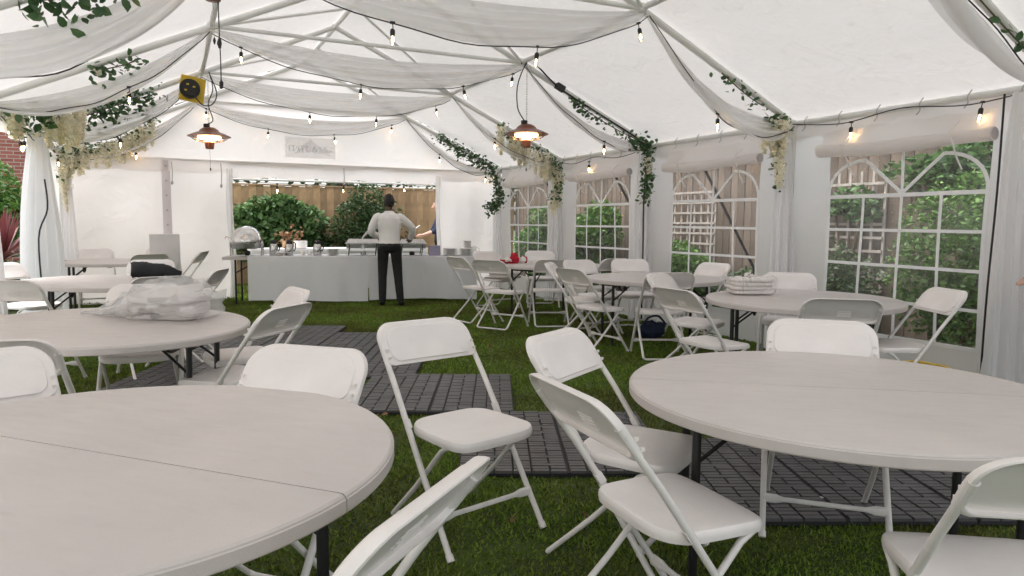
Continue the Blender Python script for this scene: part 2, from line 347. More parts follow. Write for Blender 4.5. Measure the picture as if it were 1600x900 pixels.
# ------------------------------------------------------------------ marquee frame
fr = thing('marquee_frame', 'white tubular steel frame of the marquee with rafters and purlins', 'tent frame', (XC, 6, 0))
for Y in FR[:6]:
    for X in (XL, XR):
        MB().tube([(X, Y, 0), (X, Y, EAVE)], .03, 12).build('post', 'metal_white', fr)
    for sgn, X in ((1, XL), (-1, XR)):
        MB().tube([(X, Y, EAVE), (XC, Y, ZRIDGE)], .034, 12).build('rafter', 'metal_white', fr)
    MB().tube([(NL, Y, ZN), (NR, Y, ZN)], .022, 10).build('collar_tie', 'metal_white', fr)
    for X, z in ((XL, EAVE), (XR, EAVE), (NL, ZN + .01), (NR, ZN + .01), (XC, ZRIDGE)):
        MB().lathe([(.02, -.045), (.046, -.03), (.046, .03), (.02, .045)], 12, (X, Y, z)).build('joint', 'metal_white', fr)
for a, b in zip(FR[:6], FR[1:6]):
    for X, z, r_ in ((XL, EAVE, .028), (XR, EAVE, .03), (NL, ZN + .012, .028), (NR, ZN + .012, .028), (XC, ZRIDGE, .028)):
        MB().tube([(X, a, z), (X, b, z)], r_, 12).build('purlin', 'metal_white', fr)
    MB().tube([(NR, a, ZN), (XC, (a + b) / 2, ZRIDGE - .05)], .016, 8).build('wind_brace', 'metal_white', fr)
    MB().tube([(NL, b, ZN), (XC, (a + b) / 2, ZRIDGE - .05)], .016, 8).build('wind_brace', 'metal_white', fr)
    for k in range(6):     # elastic loops that tie the roof to the eave
        y = a + (b - a) * (k + .5) / 6
        for X, s_ in ((XR, -1), (XL, 1)):
            MB().tube(spline([(X + s_ * .035, y, EAVE + .05), (X + s_ * .055, y + .02, EAVE), (X + s_ * .03, y + .03, EAVE - .05), (X + s_ * .045, y + .05, EAVE - .09)], 4), .006, 6).build('bungee_loop', 'grey_plastic', fr)
# ------------------------------------------------------------------ roof
rf = thing('marquee_roof', 'white translucent fabric roof of the marquee with fine creases', 'tent roof', (XC, 6, EAVE))
def roof_pt(X, Y):
    q = abs(X - XC) / (XR - XC); z = ZRIDGE + (EAVE - ZRIDGE) * q + .055
    t = ((Y - .55) % 2.45) / 2.45; return (X, Y, z - .05 * math.sin(math.pi * t) * math.sin(math.pi * min(1, q)) + .008 * math.sin(9 * X + 2 * Y))
for i in range(len(FR) - 1):
    for s_ in (-1, 1):
        Xe = XR + .08 if s_ > 0 else XL - .08
        gg = [[roof_pt(XC + (Xe - XC) * u / 24, FR[i] + (FR[i + 1] - FR[i]) * v / 12) for u in range(25)] for v in range(13)]
        MB().sheet(gg).build('roof_panel', 'roof', rf, ang=80)
for X, s_ in ((XR + .05, 1), (XL - .05, -1)):     # hem hanging over the eave
    gg = [[(X + .02 * math.sin(y * 7) * j, y, EAVE + .05 - .10 * j) for y in np.linspace(-1.9, 12.8, 120)] for j in range(3)]
    MB().sheet(gg).build('valance', 'wall', rf, ang=80)
# ------------------------------------------------------------------ right wall panels with windows
def wob(y, z, k=1): return k * (.012 * math.sin(2.1 * y + 3 * z) + .008 * math.sin(5.3 * y - 2.2 * z + 1))
SILL, RS, AB = .321, .3235, 1.615
PEAK, WTOP = 1.95, 2.03
bay_txt = ['farthest bay beside the buffet end', 'second bay from the back', 'third bay from the back, behind the linen stack table', 'nearest bay at right with the green bush outside']
for i in range(4):
    y1, y0 = FR[i], FR[i + 1]; yc = (y0 + y1) / 2; hw = .76; X = XR + .03
    w = thing('tent_wall', 'white marquee side wall with arched clear window, ' + bay_txt[i], 'tent wall', (X, yc, 0), 'side walls with arched windows')
    def P(y, z): return (X + wob(y, z) + (.10 * max(0, .18 - z)), y, z)
    m = MB()
    def patch(ya, yb, za, zb, ny=10, nz=10): m.sheet([[P(ya + (yb - ya) * a / ny, za + (zb - za) * b / nz) for a in range(ny + 1)] for b in range(nz + 1)])
    patch(y0, yc - hw, 0, EAVE); patch(yc + hw, y1, 0, EAVE); patch(yc - hw, yc + hw, 0, SILL, 16, 4); patch(yc - hw, yc + hw, WTOP, EAVE, 16, 4)
    m.build('fabric', 'wall', w, ang=80)
    MB().sheet([[P(yc - hw + 2 * hw * a / 16, SILL + (WTOP - SILL) * b / 16) for a in range(17)] for b in range(17)]).build('window_pane', 'clear', w, ang=80)
    def strip(pts, wd=.028):
        pts = [Vector(P(y, z)) + Vector((-.006, 0, 0)) for y, z in pts]; mm = MB()
        L = []
        for k, p in enumerate(pts):
            d = (pts[min(k + 1, len(pts) - 1)] - pts[max(k - 1, 0)]).normalized(); nn = Vector((0, -d.z, d.y)) * wd / 2
            L.append([p + nn, p - nn, p - nn + Vector((-.004, 0, 0)), p + nn + Vector((-.004, 0, 0))])
        mm.loft(L); mm.build('glazing_bar', 'bar', w)
    lin = lambda a, b, n=10: [(a[0] + (b[0] - a[0]) * t / n, a[1] + (b[1] - a[1]) * t / n) for t in range(n + 1)]
    for k in range(5):
        y = yc - hw + 2 * hw * k / 4; top = AB if k != 2 else WTOP
        strip(lin((y + .012 * math.sin(i + k), SILL), (y, top)), .034 if k in (0, 4) else .026)
    for k in range(5):
        z = SILL + RS * k; strip(lin((yc - hw, z), (yc + hw, z + .008 * math.sin(i * 2 + k)), 14), .036 if k in (0, 4) else .028)
    for s_ in (-1, 1):
        strip([(yc + s_ * (hw - .38 * (1 - math.cos(t * math.pi / 2 / 8)) * 1), AB + (PEAK - AB) * math.sin(t * math.pi / 2 / 8) ** .9) for t in range(9)], .030)
        strip(lin((yc + s_ * .38, PEAK), (yc, AB + .01)), .030)
    # rolled-up blind above the window
    bl = MB(); rg = []
    for k in range(25):
        t = k / 24; y = yc - .82 + 1.66 * t; rr = .064 * (1 + .06 * math.sin(9 * t + i)) * (.9 + .15 * t); zc = 2.06 - .018 * math.sin(math.pi * t) + .006 * math.sin(7 * t)
        rg.append([(X - .085 + rr * math.cos(a * math.pi / 8), y, zc + rr * math.sin(a * math.pi / 8) * .95) for a in range(16)])
    b_o = bl.loft(rg).build('rolled_blind', 'wall', w)
    MB().loft([[(X - .085 + q * math.cos(a * math.pi / 8), yc - .822 - .004 * j, 2.06 + q * math.sin(a * math.pi / 8)) for a in range(16)] for j, q in ((1, .05), (2, .028))]).build('roll_end', 'timber', b_o)
    MB().sheet([[(X - .03 - .05 * j / 4, yc - .82 + 1.64 * a / 16, 2.26 - .16 * j / 4 + .012 * math.sin(a * 1.9 + j)) for a in range(17)] for j in range(5)]).build('blind_flap', 'wall', b_o, ang=80)
    for t in (-.52, .5):
        MB().tube(spline([(X - .02, yc + t, 2.22), (X - .15, yc + t + .01, 2.10), (X - .158, yc + t - .02, 2.02), (X - .11, yc + t - .03, 1.9), (X - .06, yc + t - .05, 1.80)], 4), .0075, 6).build('blind_tie', 'wall', b_o)
# near bay (beyond right frame edge) and left walls
def plain_wall(label, pf, ua, ub, za, zb, name='tent_wall', group=None):
    m = MB(); m.sheet([[pf(ua + (ub - ua) * a / 24, za + (zb - za) * b / 14) for a in range(25)] for b in range(15)])
    o = m.build(name, 'wall', None, ang=80); return tag(o, label, 'tent wall', group)
plain_wall('plain white marquee side wall nearest the camera on right', lambda y, z: (XR + .03 + wob(y, z), y, z), -1.9, 3.0, 0, EAVE)
plain_wall('plain white marquee side wall on left, outside the picture', lambda y, z: (XL - .03 + wob(y, z), y, z), -1.9, 5.45, 0, EAVE)
plain_wall('white marquee side wall on left just outside picture edge', lambda y, z: (XL - .03 + wob(y, z), y, z), 5.45, 7.9, 0, EAVE)
plain_wall('plain white marquee wall on left behind gathered curtain', lambda y, z: (XL - .03 + wob(y, z), y, z), 10.35, 12.8, 0, EAVE)
# ------------------------------------------------------------------ back wall
bw = thing('tent_wall', 'white end wall of the marquee with wide serving opening and scalloped valance', 'tent wall', (XC, YB, 0))
OL, OR = .89, 4.58
def BP(x, z): return (x, YB + .02 + wob(x * 1.3, z, 1.2) + .004 * math.sin(17 * x), z)
for xa, xb, nm in ((XL, OL, 'left_panel'), (OR, XR, 'right_panel')):
    MB().sheet([[BP(xa + (xb - xa) * a / 24, 2.3 * b / 16) for a in range(25)] for b in range(17)]).build('wall_panel', 'wall', bw, ang=80)
MB().sheet([[(x, YB - .02 + .006 * math.sin(6 * x), 2.33 - (.20 + .035 * abs(math.sin(x * 4.1)) + .06 * (OL < x < OR)) * j / 4) for x in np.linspace(XL, XR, 120)] for j in range(5)]).build('valance', 'wall', bw, ang=80)
MB().sheet([[(x, YB + .01 + wob(x, 3) - .02 * math.sin(math.pi * j / 10), 2.28 + (ZRIDGE + .05 - (ZRIDGE - EAVE) * abs(x - XC) / (XR - XC) - 2.28) * j / 10) for x in np.linspace(XL, XR, 50)] for j in range(11)]).build('gable_panel', 'wall', bw, ang=80)
MB().tube([(XL, YB, 2.31), (XR, YB, 2.31)], .02, 8).build('rail', 'metal_white', bw)
for xx in (OL, OR):     # hanging hem beside the opening
    MB().sheet([[(xx + (.05 if xx == OL else -.05) * (a / 6 - .5) * 2 + .02 * math.sin(3 * z + a), YB - .04 + .03 * math.sin(a * 1.7), z) for a in range(7)] for z in np.linspace(.03, 2.2, 16)]).build('edge_hem', 'sheer', bw, ang=80)
bn = MB(); pa, pb = atY(445, 213, YB - .03), atY(524, 250, YB - .03)
bx0, bx1, bz0, bz1 = pa.x, pb.x, pb.z + .01, pa.z
bn.add([(bx0, YB - .045, bz0), (bx1, YB - .045, bz0), (bx1, YB - .045, bz1), (bx0, YB - .045, bz1)], [(0, 1, 2, 3)]); bo = bn.build('banner', 'banner', bw)
bcx, bcz, bhw = (bx0 + bx1) / 2, (bz0 + bz1) / 2, (bx1 - bx0) / 2; yb = YB - .051
MB().add([(bcx - bhw * .68, yb, bcz - .12), (bcx - bhw * .3, yb, bcz + .04), (bcx, yb, bcz + .15), (bcx + bhw * .3, yb, bcz + .04), (bcx + bhw * .85, yb, bcz - .13), (bcx + bhw * .3, yb, bcz - .085), (bcx, yb, bcz - .075), (bcx - bhw * .35, yb, bcz - .085)],
         [(0, 1, 2, 3, 4, 5, 6, 7)]).build('emblem', 'banner_ink', bo)
text_mesh('lettering', 'GALA TENT', .15, 'banner_text', bo, Matrix.Translation((bcx, yb - .003, bcz - .07)) @ Matrix.Rotation(R(90), 4, 'X') @ Matrix.Diagonal((-1, 1, 1, 1)))
st = MB().sheet([[(-.135 + .13 * a / 6, YB - .012 - .016 * math.sin(math.pi * a / 6), z) for a in range(7)] for z in np.linspace(.02, 2.29, 12)]).build('lacing_strip', 'strip', bw, ang=80)
for z in np.linspace(.3, 2.2, 9): MB().lathe([(.012, 0), (.018, .003), (.012, .006)], 10).build('eyelet', 'steel_dull', st).matrix_basis = Matrix.Translation((-.07, YB - .034, z)) @ Matrix.Rotation(R(90), 4, 'X')
for i_, (px, pz) in enumerate(((268, 1.93), (345, 1.9), (537, 2.0))):
    p = atY(px, 262, YB - .08); b_ = MB().tube([(p.x, p.y, 2.27), (p.x + .01, p.y, 2.1), (p.x, p.y, pz)], .008, 6); b_.blob((p.x, p.y, pz), (.02, .02, .03), .1, i_); b_.build('bungee_cord', 'grey_plastic')
    tag(bpy.data.objects['bungee_cord' + ('.%03d' % i_ if i_ else '')], 'grey bungee cord hanging from back wall rail, ' + ('right of the lacing strip', 'at the left side of serving opening', 'over the middle of serving opening')[i_], 'cord', 'bungee cords on the back wall')
# ------------------------------------------------------------------ swag drapes and light strings
def swag_pt(P0, P1, u, v, sag, band, ph):
    P0, P1 = Vector(P0), Vector(P1); g_ = max(.0, math.sin(math.pi * u)) ** .75; p = P0.lerp(P1, u)
    gath = .10 + .9 * g_
    dz = -(sag * 4 * u * (1 - u)) - v * band * gath
    fold = math.sin(2 * math.pi * (2.6 * v + .35 * math.sin(3 * u + ph)) + ph) * .055 * gath + .016 * math.sin(26 * v + 3 * math.sin(4 * u + ph) + ph) * gath + .009 * math.sin(47 * v + 6 * u) * gath
    side = (v - .4) * .34 * gath
    return Vector((p.x + .3 * fold * (P1.z - P0.z), p.y - side + fold, p.z + dz + .35 * fold * (1 - v)))
def cord_pts(P0, P1, sag, band, ph, n=26, v=1.0, back=0): return [swag_pt(P0, P1, i / n, v, sag, band, ph) + Vector((0, .07 if back else -.03, -.012 + .01 * math.sin(i * .9))) for i in range(n + 1)]
_bulb = {}
def bulb_meshes():
    a = MB(); a.tube([(0, 0, 0), (.004, 0, -.03), (0, 0, -.05)], .004, 6); a.lathe([(.010, -.040), (.017, -.048), (.019, -.06), (.017, -.090), (.013, -.092)], 12)
    a.box((0, 0, .004), (.035, .02, .016))
    b = MB(); b.lathe([(.012, -.09), (.015, -.098), (.024, -.118), (.026, -.136), (.020, -.156), (.007, -.166)], 14)
    c = MB(); c.tube([(-.003, 0, -.095), (-.006, 0, -.128), (.0, .003, -.136), (.006, 0, -.128), (.003, 0, -.095)], .0032, 6)
    return a, b, c
def lights(label, runs, bulbs, group='festoon light strings', loc=None):
    p0 = Vector(runs[0][0]); t = thing('string_light', label, 'string light', p0, group)
    for pts in runs: MB().tube(pts, .0048, 6).build('cable', 'rubber', t)
    for k, p in enumerate(bulbs):
        p = Vector(p); s_ = None
        for nm, mt in (('socket', 'rubber'), ('bulb', 'glass'), ('filament', 'filament')):
            if nm not in _bulb:
                a, b, c = bulb_meshes()
                for q, mm, mtt in (('socket', a, 'rubber'), ('bulb', b, 'glass'), ('filament', c, 'filament')):
                    ob = mm.build(q, mtt); _bulb[q] = ob.data; bpy.data.objects.remove(ob)
            par = t if nm == 'socket' else s_
            o = bpy.data.objects.new(nm, _bulb[nm]); col.objects.link(o); o.parent = par
            if nm == 'socket': o.location = p - p0; o.rotation_euler = (.12 * math.sin(k * 2.1), .15 * math.sin(k * 3.7), k); s_ = o
ftxt = ['against the back gable', 'second from the back', 'third from the back, by the copper heater', 'large, at the top of the picture', 'nearest at the top right corner']
BU = {0: ([.55], [.02, .32, .62, .92], [.3, .85]), 1: ([.5], [.37, .66, .94], [.33]), 2: ([.62], [.08, .43, .75, .97], [.52]),
      3: ([.15], [.31, .65, .95], [.42]), 4: ([], [], [.62])}
for i, Y in enumerate(FR[:5]):
    spans = [((XL + .05, Y - .02, EAVE + .0), (NL - .02, Y - .03, ZN - .03), .14, .29, 'left'), ((NL, Y - .03, ZN - .02), (NR, Y - .03, ZN - .02), .09, .37, 'middle'),
             ((NR + .02, Y - .03, ZN - .03), (XR - .06, Y - .02, EAVE + .02), .17, .29, 'right')]
    if i == 3: spans = [(a, b, s_ * 1.15, bd * (1.35 if c != 'middle' else 1.2), c) for a, b, s_, bd, c in spans]
    for j, (a, b, sag, band, side) in enumerate(spans):
        if i == 4 and j < 2: continue
        ph = 1.3 * i + 2.1 * j
        d = MB().sheet([[swag_pt(a, b, u / 48, v / 44, sag, band, ph) for u in range(49)] for v in range(45)]).build('swag_drape', 'sheer', None, ang=80)
        tag(d, 'sheer white swag %s, %s' % ({'left': 'on left roof slope', 'middle': 'across the middle', 'right': 'on right roof slope'}[side], ftxt[i]), 'drape', 'swag drapes')
        if BU[i][j] or True:
            vv, bk = {(3, 0): (.93, 1), (2, 0): (.72, 0), (2, 1): (.95, 1), (1, 0): (.95, 1), (1, 1): (.94, 1), (1, 2): (.6, 0), (0, 0): (.95, 1), (2, 2): (.85, 0), (3, 2): (.8, 0)}.get((i, j), (1.0, 0))
            cp = cord_pts(a, b, sag, band, ph, v=vv, back=bk)
            lights('festoon cable along %s swag, %s' % (side, ftxt[i]), [cp], [cp[min(26, int(round(u * 26)))] for u in BU[i][j]])
# eave strings
def eave_run(X, ys, z0): return spline([(X, y, z0 - .05 * (k % 2) - .015 * math.sin(3 * k)) for k, y in enumerate(ys)], 5)
r1 = eave_run(XR - .07, [3.05, 3.6, 4.2, 4.8, 5.4], 2.36); p1, p2 = atX(1330, 196, XR - .07), atX(1535, 165, XR - .07)
lights('festoon cable with two warm bulbs above the nearest arched window', [r1], [Vector((XR - .07, p1.y, 2.30)), Vector((XR - .07, p2.y, 2.31))])
r1 = eave_run(XR - .07, [8.0, 8.6, 9.2, 9.8, 10.3], 2.33); lights('festoon cable along right eave in the second bay from the back', [r1], [Vector((XR - .07, 9.35, 2.27))])
r1 = eave_run(XL + .07, [8.4, 9.0, 9.6, 10.2, 11.0, 11.8, 12.6], 2.32)
lights('festoon cable with clustered bulbs along the left eave by flowers', [r1], [Vector((XL + .07, y, z)) for y, z in ((8.75, 2.32), (9.0, 2.33), (9.25, 2.2), (9.6, 2.24), (10.35, 2.33), (11.2, 2.26), (12.1, 2.24))])
pc = [Vector((OL - .5, YB + .35, 2.02)), Vector((XC, YB + .35, 1.99)), Vector((OR + .3, YB + .35, 2.03))]
lights('row of unlit white bulbs on a pole outside the serving opening', [spline(pc, 6)], [atY(px, 288, YB + .35) for px in (433, 537, 630)])
MB().tube([(OL - .8, YB + .38, 2.04), (OR + 1.0, YB + .38, 2.06)], .018, 8).build('awning_pole', 'metal_white'); tag(bpy.data.objects['awning_pole'], 'thin white horizontal pole just outside the serving opening', 'pole')

# ------------------------------------------------------------------ curtains gathered at the posts
def curtain(name, label, X, Y, prof, m='curtain', k=9, sq=(1, 1), group='gathered curtains at the posts', lean=(0, 0), ax=(.90, -.43)):
    rows = []; zs = np.linspace(prof[0][0], prof[-1][0], 22); rr = np.interp(-zs, [-z for z, r_ in prof], [r_ for z, r_ in prof])
    for z, r_ in zip(zs, rr):
        row = []; f_ = (2.3 - z) / 2.3
        for a in range(121):
            t = a / 120; w_ = (t - .5) * 2.1 * r_ + .012 * math.sin(7 * t + 2 * z); d_ = r_ * (.26 * math.sin(2 * math.pi * k * .62 * t + .8 * z + X) + .13 * math.sin(2 * math.pi * k * 1.3 * t + 1.7 * z) + .25 * math.sin(math.pi * t))
            row.append((X + ax[0] * w_ + ax[1] * d_ + lean[0] * f_, Y + ax[1] * w_ - ax[0] * d_ + lean[1] * f_, z))
        rows.append(row)
    o = MB().sheet(rows).build(name, m, None, ang=80); return tag(o, label, 'curtain', group)
pr = [(2.3, .06), (2.1, .075), (1.8, .10), (1.4, .125), (1.0, .14), (.5, .15), (.03, .17)]
curtain('gathered_curtain', 'bluish white sheer curtain gathered at left corner post beside the opening', XL + .12, 10.2, [(z, r_ * 1.75) for z, r_ in pr], k=7, sq=(1, 1.05), lean=(-.05, .0))
for Y, lb in ((10.35, 'at the right post between two farthest windows'), (7.9, 'at the right post left of the linen stack table'), (5.45, 'at the right post beside the nearest window'), (12.7, 'at the back right corner post')):
    curtain('gathered_curtain', 'narrow white curtain gathered ' + lb, XR - .10, Y, [(z, r_ * (.95 if Y < 12 else .6)) for z, r_ in pr], k=6)
curtain('gathered_curtain', 'wide white sheer curtain at the right edge of the picture', XR - .22, 3.02, [(z, .12 + r_ * .9) for z, r_ in pr], k=8)
curtain('gathered_curtain', 'white sheer curtain cut off by left picture edge beside red plant', XL + .02, 7.74, [(z, r_ * .9) for z, r_ in pr], k=7)
curtain('gathered_curtain', 'narrow white curtain in the back left corner behind flowers', XL + .12, 12.6, [(z, r_ * .7) for z, r_ in pr], k=6)
c_ = MB().tube(spline([(XR - .14, 3.30, 2.34), (XR - .13, 3.31, 1.6), (XR - .15, 3.32, .8), (XR - .14, 3.33, .02)], 6), .008, 8).build('power_cable', 'rubber'); tag(c_, 'black power cable running straight down the nearest right post', 'cable')
c_ = MB().tube(spline([(NR - .03, 7.87, ZN - .02), (NR + .1, 7.85, ZN + .03), (4.4, 7.84, 3.02), (5.0, 7.84, 2.74), (5.6, 7.84, 2.47), (XR - .1, 7.84, 2.36), (XR - .16, 7.8, 1.7), (XR - .17, 7.78, 1.0), (XR - .18, 7.76, .02)], 5), .011, 8)
c_.box((4.42, 7.84, 3.02), (.12, .07, .07), 0, 0, R(24)); c_ = c_.build('extension_cable', 'rubber'); tag(c_, 'black extension cable with connector taped along rafter above right heater', 'cable')
c_ = MB().tube(spline([(XL + .18, 10.0, 1.8), (XL + .2, 9.95, 1.45), (XL + .1, 9.93, 1.1), (XL + .12, 9.9, .3)], 5), .01, 6).build('power_cable', 'rubber'); tag(c_, 'dark cable looping down the bluish left curtain', 'cable')

# ------------------------------------------------------------------ garlands of leaves and cream wisteria
def garland(label, path, leaves, flowers, size=.055, spread=.07, nf=2600):
    pts = spline(path, 10); t = thing('garland', label, 'garland', path[0], 'leaf and flower garlands')
    MB().tube(pts, .006, 6).build('stem', 'bark', t); A = np.array([tuple(p) for p in pts]); N = len(A)
    sel = [A[min(N - 1, int(u * (N - 1)))] for lo, hi, cnt in leaves for u in rng.uniform(lo, hi, cnt)]
    if sel:
        p = np.array(sel) + rng.normal(size=(len(sel), 3)) * spread * np.array([1, 1, 1.1]); p[:, 2] -= abs(rng.normal(size=len(sel))) * spread * .5
        o = leaf_mesh('leaves', p, -.2, size, 'garland', t, .62); o['kind'] = 'stuff'
    fl = []
    for lo, hi, nb, ln in flowers:
        for u in rng.uniform(lo, hi, nb):
            c = A[min(N - 1, int(u * (N - 1)))] + rng.normal(size=3) * .03; L = ln * rng.uniform(.6, 1.15); m_ = int(300 * L / .3); h_ = rng.uniform(0, 1, m_)
            rr = (.052 * (1 - h_ ** 1.6 * .75))[:, None] * rng.normal(size=(m_, 2)) * .62; fl.append(np.concatenate([c[:2] + rr, (c[2] - h_ * L)[:, None]], 1))
    if fl: o = leaf_mesh('blossoms', np.concatenate(fl), .2, .034, 'flower', t, .8); o['kind'] = 'stuff'
def sl(X, off=.0): return EAVE + (ZRIDGE - EAVE) * (1 - abs(X - XC) / (XR - XC)) - .05 + off
garland('green leaf garland tied along left rafter second from the back', [(XL + .1, 10.3, EAVE), (-1.0, 10.3, sl(-1.0)), (-.6, 10.28, sl(-.6)), (-.15, 10.3, sl(-.15, -.02))], [(0, 1, 230), (.5, .95, 200)], [(0, .35, 5, .3)], .075, .085)
garland('cream wisteria and leaf garland on left end of back gable', [(XL + .08, 12.6, 2.0), (XL + .12, 12.55, EAVE - .05), (-1.2, 12.6, 2.4), (-.8, 12.62, 2.52), (-.45, 12.64, 2.72), (-.2, 12.65, 2.9)], [(0, 1, 420)], [(0, .2, 6, .55), (.2, .95, 34, .36)], .065, .06)
garland('cream wisteria hanging from left eave behind the front swag', [(XL + .1, 8.6, 2.42), (-1.25, 9.1, 2.5), (-1.1, 9.5, 2.6), (-.9, 9.7, 2.72)], [(0, .5, 60), (.1, .9, 60)], [(.0, .15, 4, .3), (.45, 1, 16, .42)], .11, .07)
garland('small green sprig tied on the left rafter third from the back', [(-.62, 7.86, sl(-.62, -.02)), (-.4, 7.84, sl(-.4, -.05)), (-.25, 7.84, sl(-.25, -.05))], [(0, 1, 60)], [(.1, .4, 1, .06)], .085, .05)
garland('large leaf sprig on left rafter at the top left picture corner', [(-.75, 5.4, sl(-.75)), (-.55, 5.38, sl(-.55, -.03)), (-.28, 5.38, sl(-.28, .0))], [(0, 1, 120)], [], .09, .06)
garland('dense ivy garland on right end of back gable hanging down wall', [(4.55, 12.6, sl(4.55)), (4.9, 12.6, sl(4.9, -.04)), (5.3, 12.6, sl(5.3, -.05)), (5.62, 12.58, 2.35), (5.72, 12.5, 2.0), (5.66, 12.45, 1.7), (5.45, 12.4, 1.62)], [(0, .4, 330), (.4, 1, 520)], [], .07, .055)
garland('cream wisteria and ivy garland on right post second from the back', [(4.75, 10.28, sl(4.75, -.03)), (5.2, 10.27, sl(5.2, -.05)), (5.55, 10.27, sl(5.55, -.05)), (5.74, 10.2, 2.2), (5.72, 10.15, 1.9), (5.6, 10.1, 1.7)], [(0, .35, 130), (.35, 1, 260)], [(.0, .55, 22, .42), (.6, 1, 8, .3)], .07, .05)
garland('thin ivy strand along right rafter above extension cable', [(4.6, 7.82, sl(4.6, -.04)), (4.9, 7.82, sl(4.9, -.06)), (5.3, 7.82, sl(5.3, -.05)), (5.7, 7.82, sl(5.7))], [(0, .3, 70), (.3, .8, 50)], [], .06, .035)
garland('ivy and wisteria tail hanging at right post left of third window', [(5.5, 7.8, 2.42), (5.7, 7.76, 2.36), (5.7, 7.72, 2.0), (5.64, 7.7, 1.62)], [(0, 1, 300)], [(.3, .6, 1, .2)], .07, .045)
garland('ivy and cream wisteria tail hanging beside nearest arched window', [(5.55, 5.5, 2.40), (5.68, 5.46, 2.36), (5.66, 5.44, 2.05), (5.62, 5.42, 1.72)], [(0, .35, 75), (.6, 1, 16)], [(.0, .3, 5, .3), (.3, .9, 7, .3)], .075, .045)
garland('tiny leaf sprig clipped to right rafter beside the nearest swag', [(4.85, 5.42, sl(4.85, .0)), (5.15, 5.42, sl(5.15, -.03)), (5.4, 5.42, sl(5.4, -.02))], [(0, 1, 34)], [], .06, .035)
garland('sparse vine of round leaves hanging down right edge curtain', [(4.55, 2.96, sl(4.55)), (5.2, 2.95, sl(5.2, -.03)), (5.66, 2.9, 2.36), (5.64, 2.92, 2.1), (5.62, 2.93, 1.6)], [(.1, 1, 44)], [], .07, .02)

# ------------------------------------------------------------------ heaters and cable reel
def heater(label, p, top, side=1):
    t = thing('patio_heater', label, 'heater', p, 'hanging patio heaters'); x, y, z = p
    MB().lathe([(.27, -.005), (.272, .0), (.20, .035), (.13, .06), (.115, .085), (.07, .115), (.03, .12)], 36, p).build('shade', 'copper', t)
    MB().lathe([(.262, -.002), (.19, .028), (.12, .05), (.02, .055)], 36, p, cap=False).build('reflector', 'reflector', t)
    MB().lathe([(.035, .115), (.04, .12), (.04, .16), (.02, .165)], 14, (x - .03, y, z)).build('junction_cap', 'rubber', t)
    ring = [(x + .13 * math.cos(a * math.pi / 18), y + .13 * math.sin(a * math.pi / 18), z - .015) for a in range(37)]
    MB().tube(ring, .017, 8, False).build('heating_element', 'heat', t)
    MB().lathe([(.04, .04), (.045, 0), (.055, -.07), (.052, -.075)], 16, p).build('lamp_core', 'heat', t)
    gd = MB()
    for a in range(12):
        c_, s_ = math.cos(a * math.pi / 6), math.sin(a * math.pi / 6); gd.tube([(x + .25 * c_, y + .25 * s_, z - .005), (x + .17 * c_, y + .17 * s_, z - .06), (x + .06 * c_, y + .06 * s_, z - .085)], .003, 5)
    for rr, zz in ((.21, -.035), (.13, -.07)): gd.tube([(x + rr * math.cos(a * math.pi / 16), y + rr * math.sin(a * math.pi / 16), z + zz) for a in range(33)], .003, 5, False)
    gd.build('guard', 'reflector', t)
    MB().lathe([(.058, -.075), (.062, -.085), (.052, -.16), (.045, -.165)], 18, p).build('control_cap', 'copper', t)
    MB().tube([(x, y, z - .16), (x + .003, y, z - .42)], .003, 5).build('pull_cord', 'grey_plastic', t); MB().lathe([(.004, .02), (.01, .0), (.004, -.025)], 8, (x + .003, y, z - .43)).build('cord_knob', 'rubber', t)
    ch = MB(); n_ = int((top - z - .12) / .03)
    for k in range(n_):
        zz = z + .12 + .03 * k; q = [( .009 * math.cos(a * math.pi / 4), .018 * math.sin(a * math.pi / 4)) for a in range(9)]
        ch.tube([(x + (u if k % 2 else 0), y + (0 if k % 2 else u), zz + .015 + v) for u, v in q], .0026, 5, False)
    ch.build('chain', 'steel', t)
    MB().tube(spline([(x - .03, y, z + .16), (x - .12, y, z + .3), (x - .13, y, z + .55), (x - .06, y, top - .1), (x, y, top)] if side else [(x - .02, y, z + .16), (x + .05, y, z + .22), (x + .0, y, z + .42), (x + .06, y, z + .62), (x + .02, y, top)], 6), .007, 6).build('flex', 'rubber', t)
heater('glowing copper patio heater hanging in front of back wall at left', (.48, 10.3, 2.44), ZN, 0)
heater('glowing copper patio heater hanging at right from roof node', (3.96, 7.85, 2.42), ZN, 1)
heater('patio heater at the top edge of picture, mostly cropped', (.30, 5.40, 3.0), ZN + .02, 1)
c_ = MB().tube(spline([(.335, 5.42, 2.84), (.337, 5.42, 2.6), (.34, 5.42, 2.45), (.34, 5.42, 2.28)], 4), .004, 6); c_.blob((.337, 5.42, 2.56), (.015, .015, .035), .1, 3); c_.blob((.34, 5.42, 2.28), (.014, .014, .03), .1, 2)
c_ = c_.build('pull_cord', 'rubber'); tag(c_, 'long dark pull cord with knots hanging from cropped heater', 'cord')
rx = thing('cable_reel', 'yellow framed cable reel with black drum hung under left roof node', 'cable reel', (.33, 10.25, 2.9))
MB().box((.29, 10.27, 3.03), (.30, .05, .32), .15, 0, R(8)).build('frame', 'yellow', rx)
d_ = MB(); Mx = Matrix.Translation((.26, 10.24, 3.03)) @ Matrix.Rotation(R(90), 4, 'X')
for rr, z0, z1 in ((.125, 0, .03), (.09, .03, .05)):
    d_.loft([[tuple(Mx @ Vector((rr * math.cos(a * math.pi / 14), rr * math.sin(a * math.pi / 14), z))) for a in range(28)] for z in (z0, z1)])
d_.build('drum', 'rubber', rx)
for a in (.4, 2.0, 3.6): MB().box((.26 + .055 * math.cos(a), 10.185, 3.03 + .055 * math.sin(a)), (.03, .012, .018)).build('socket', 'yellow', rx)
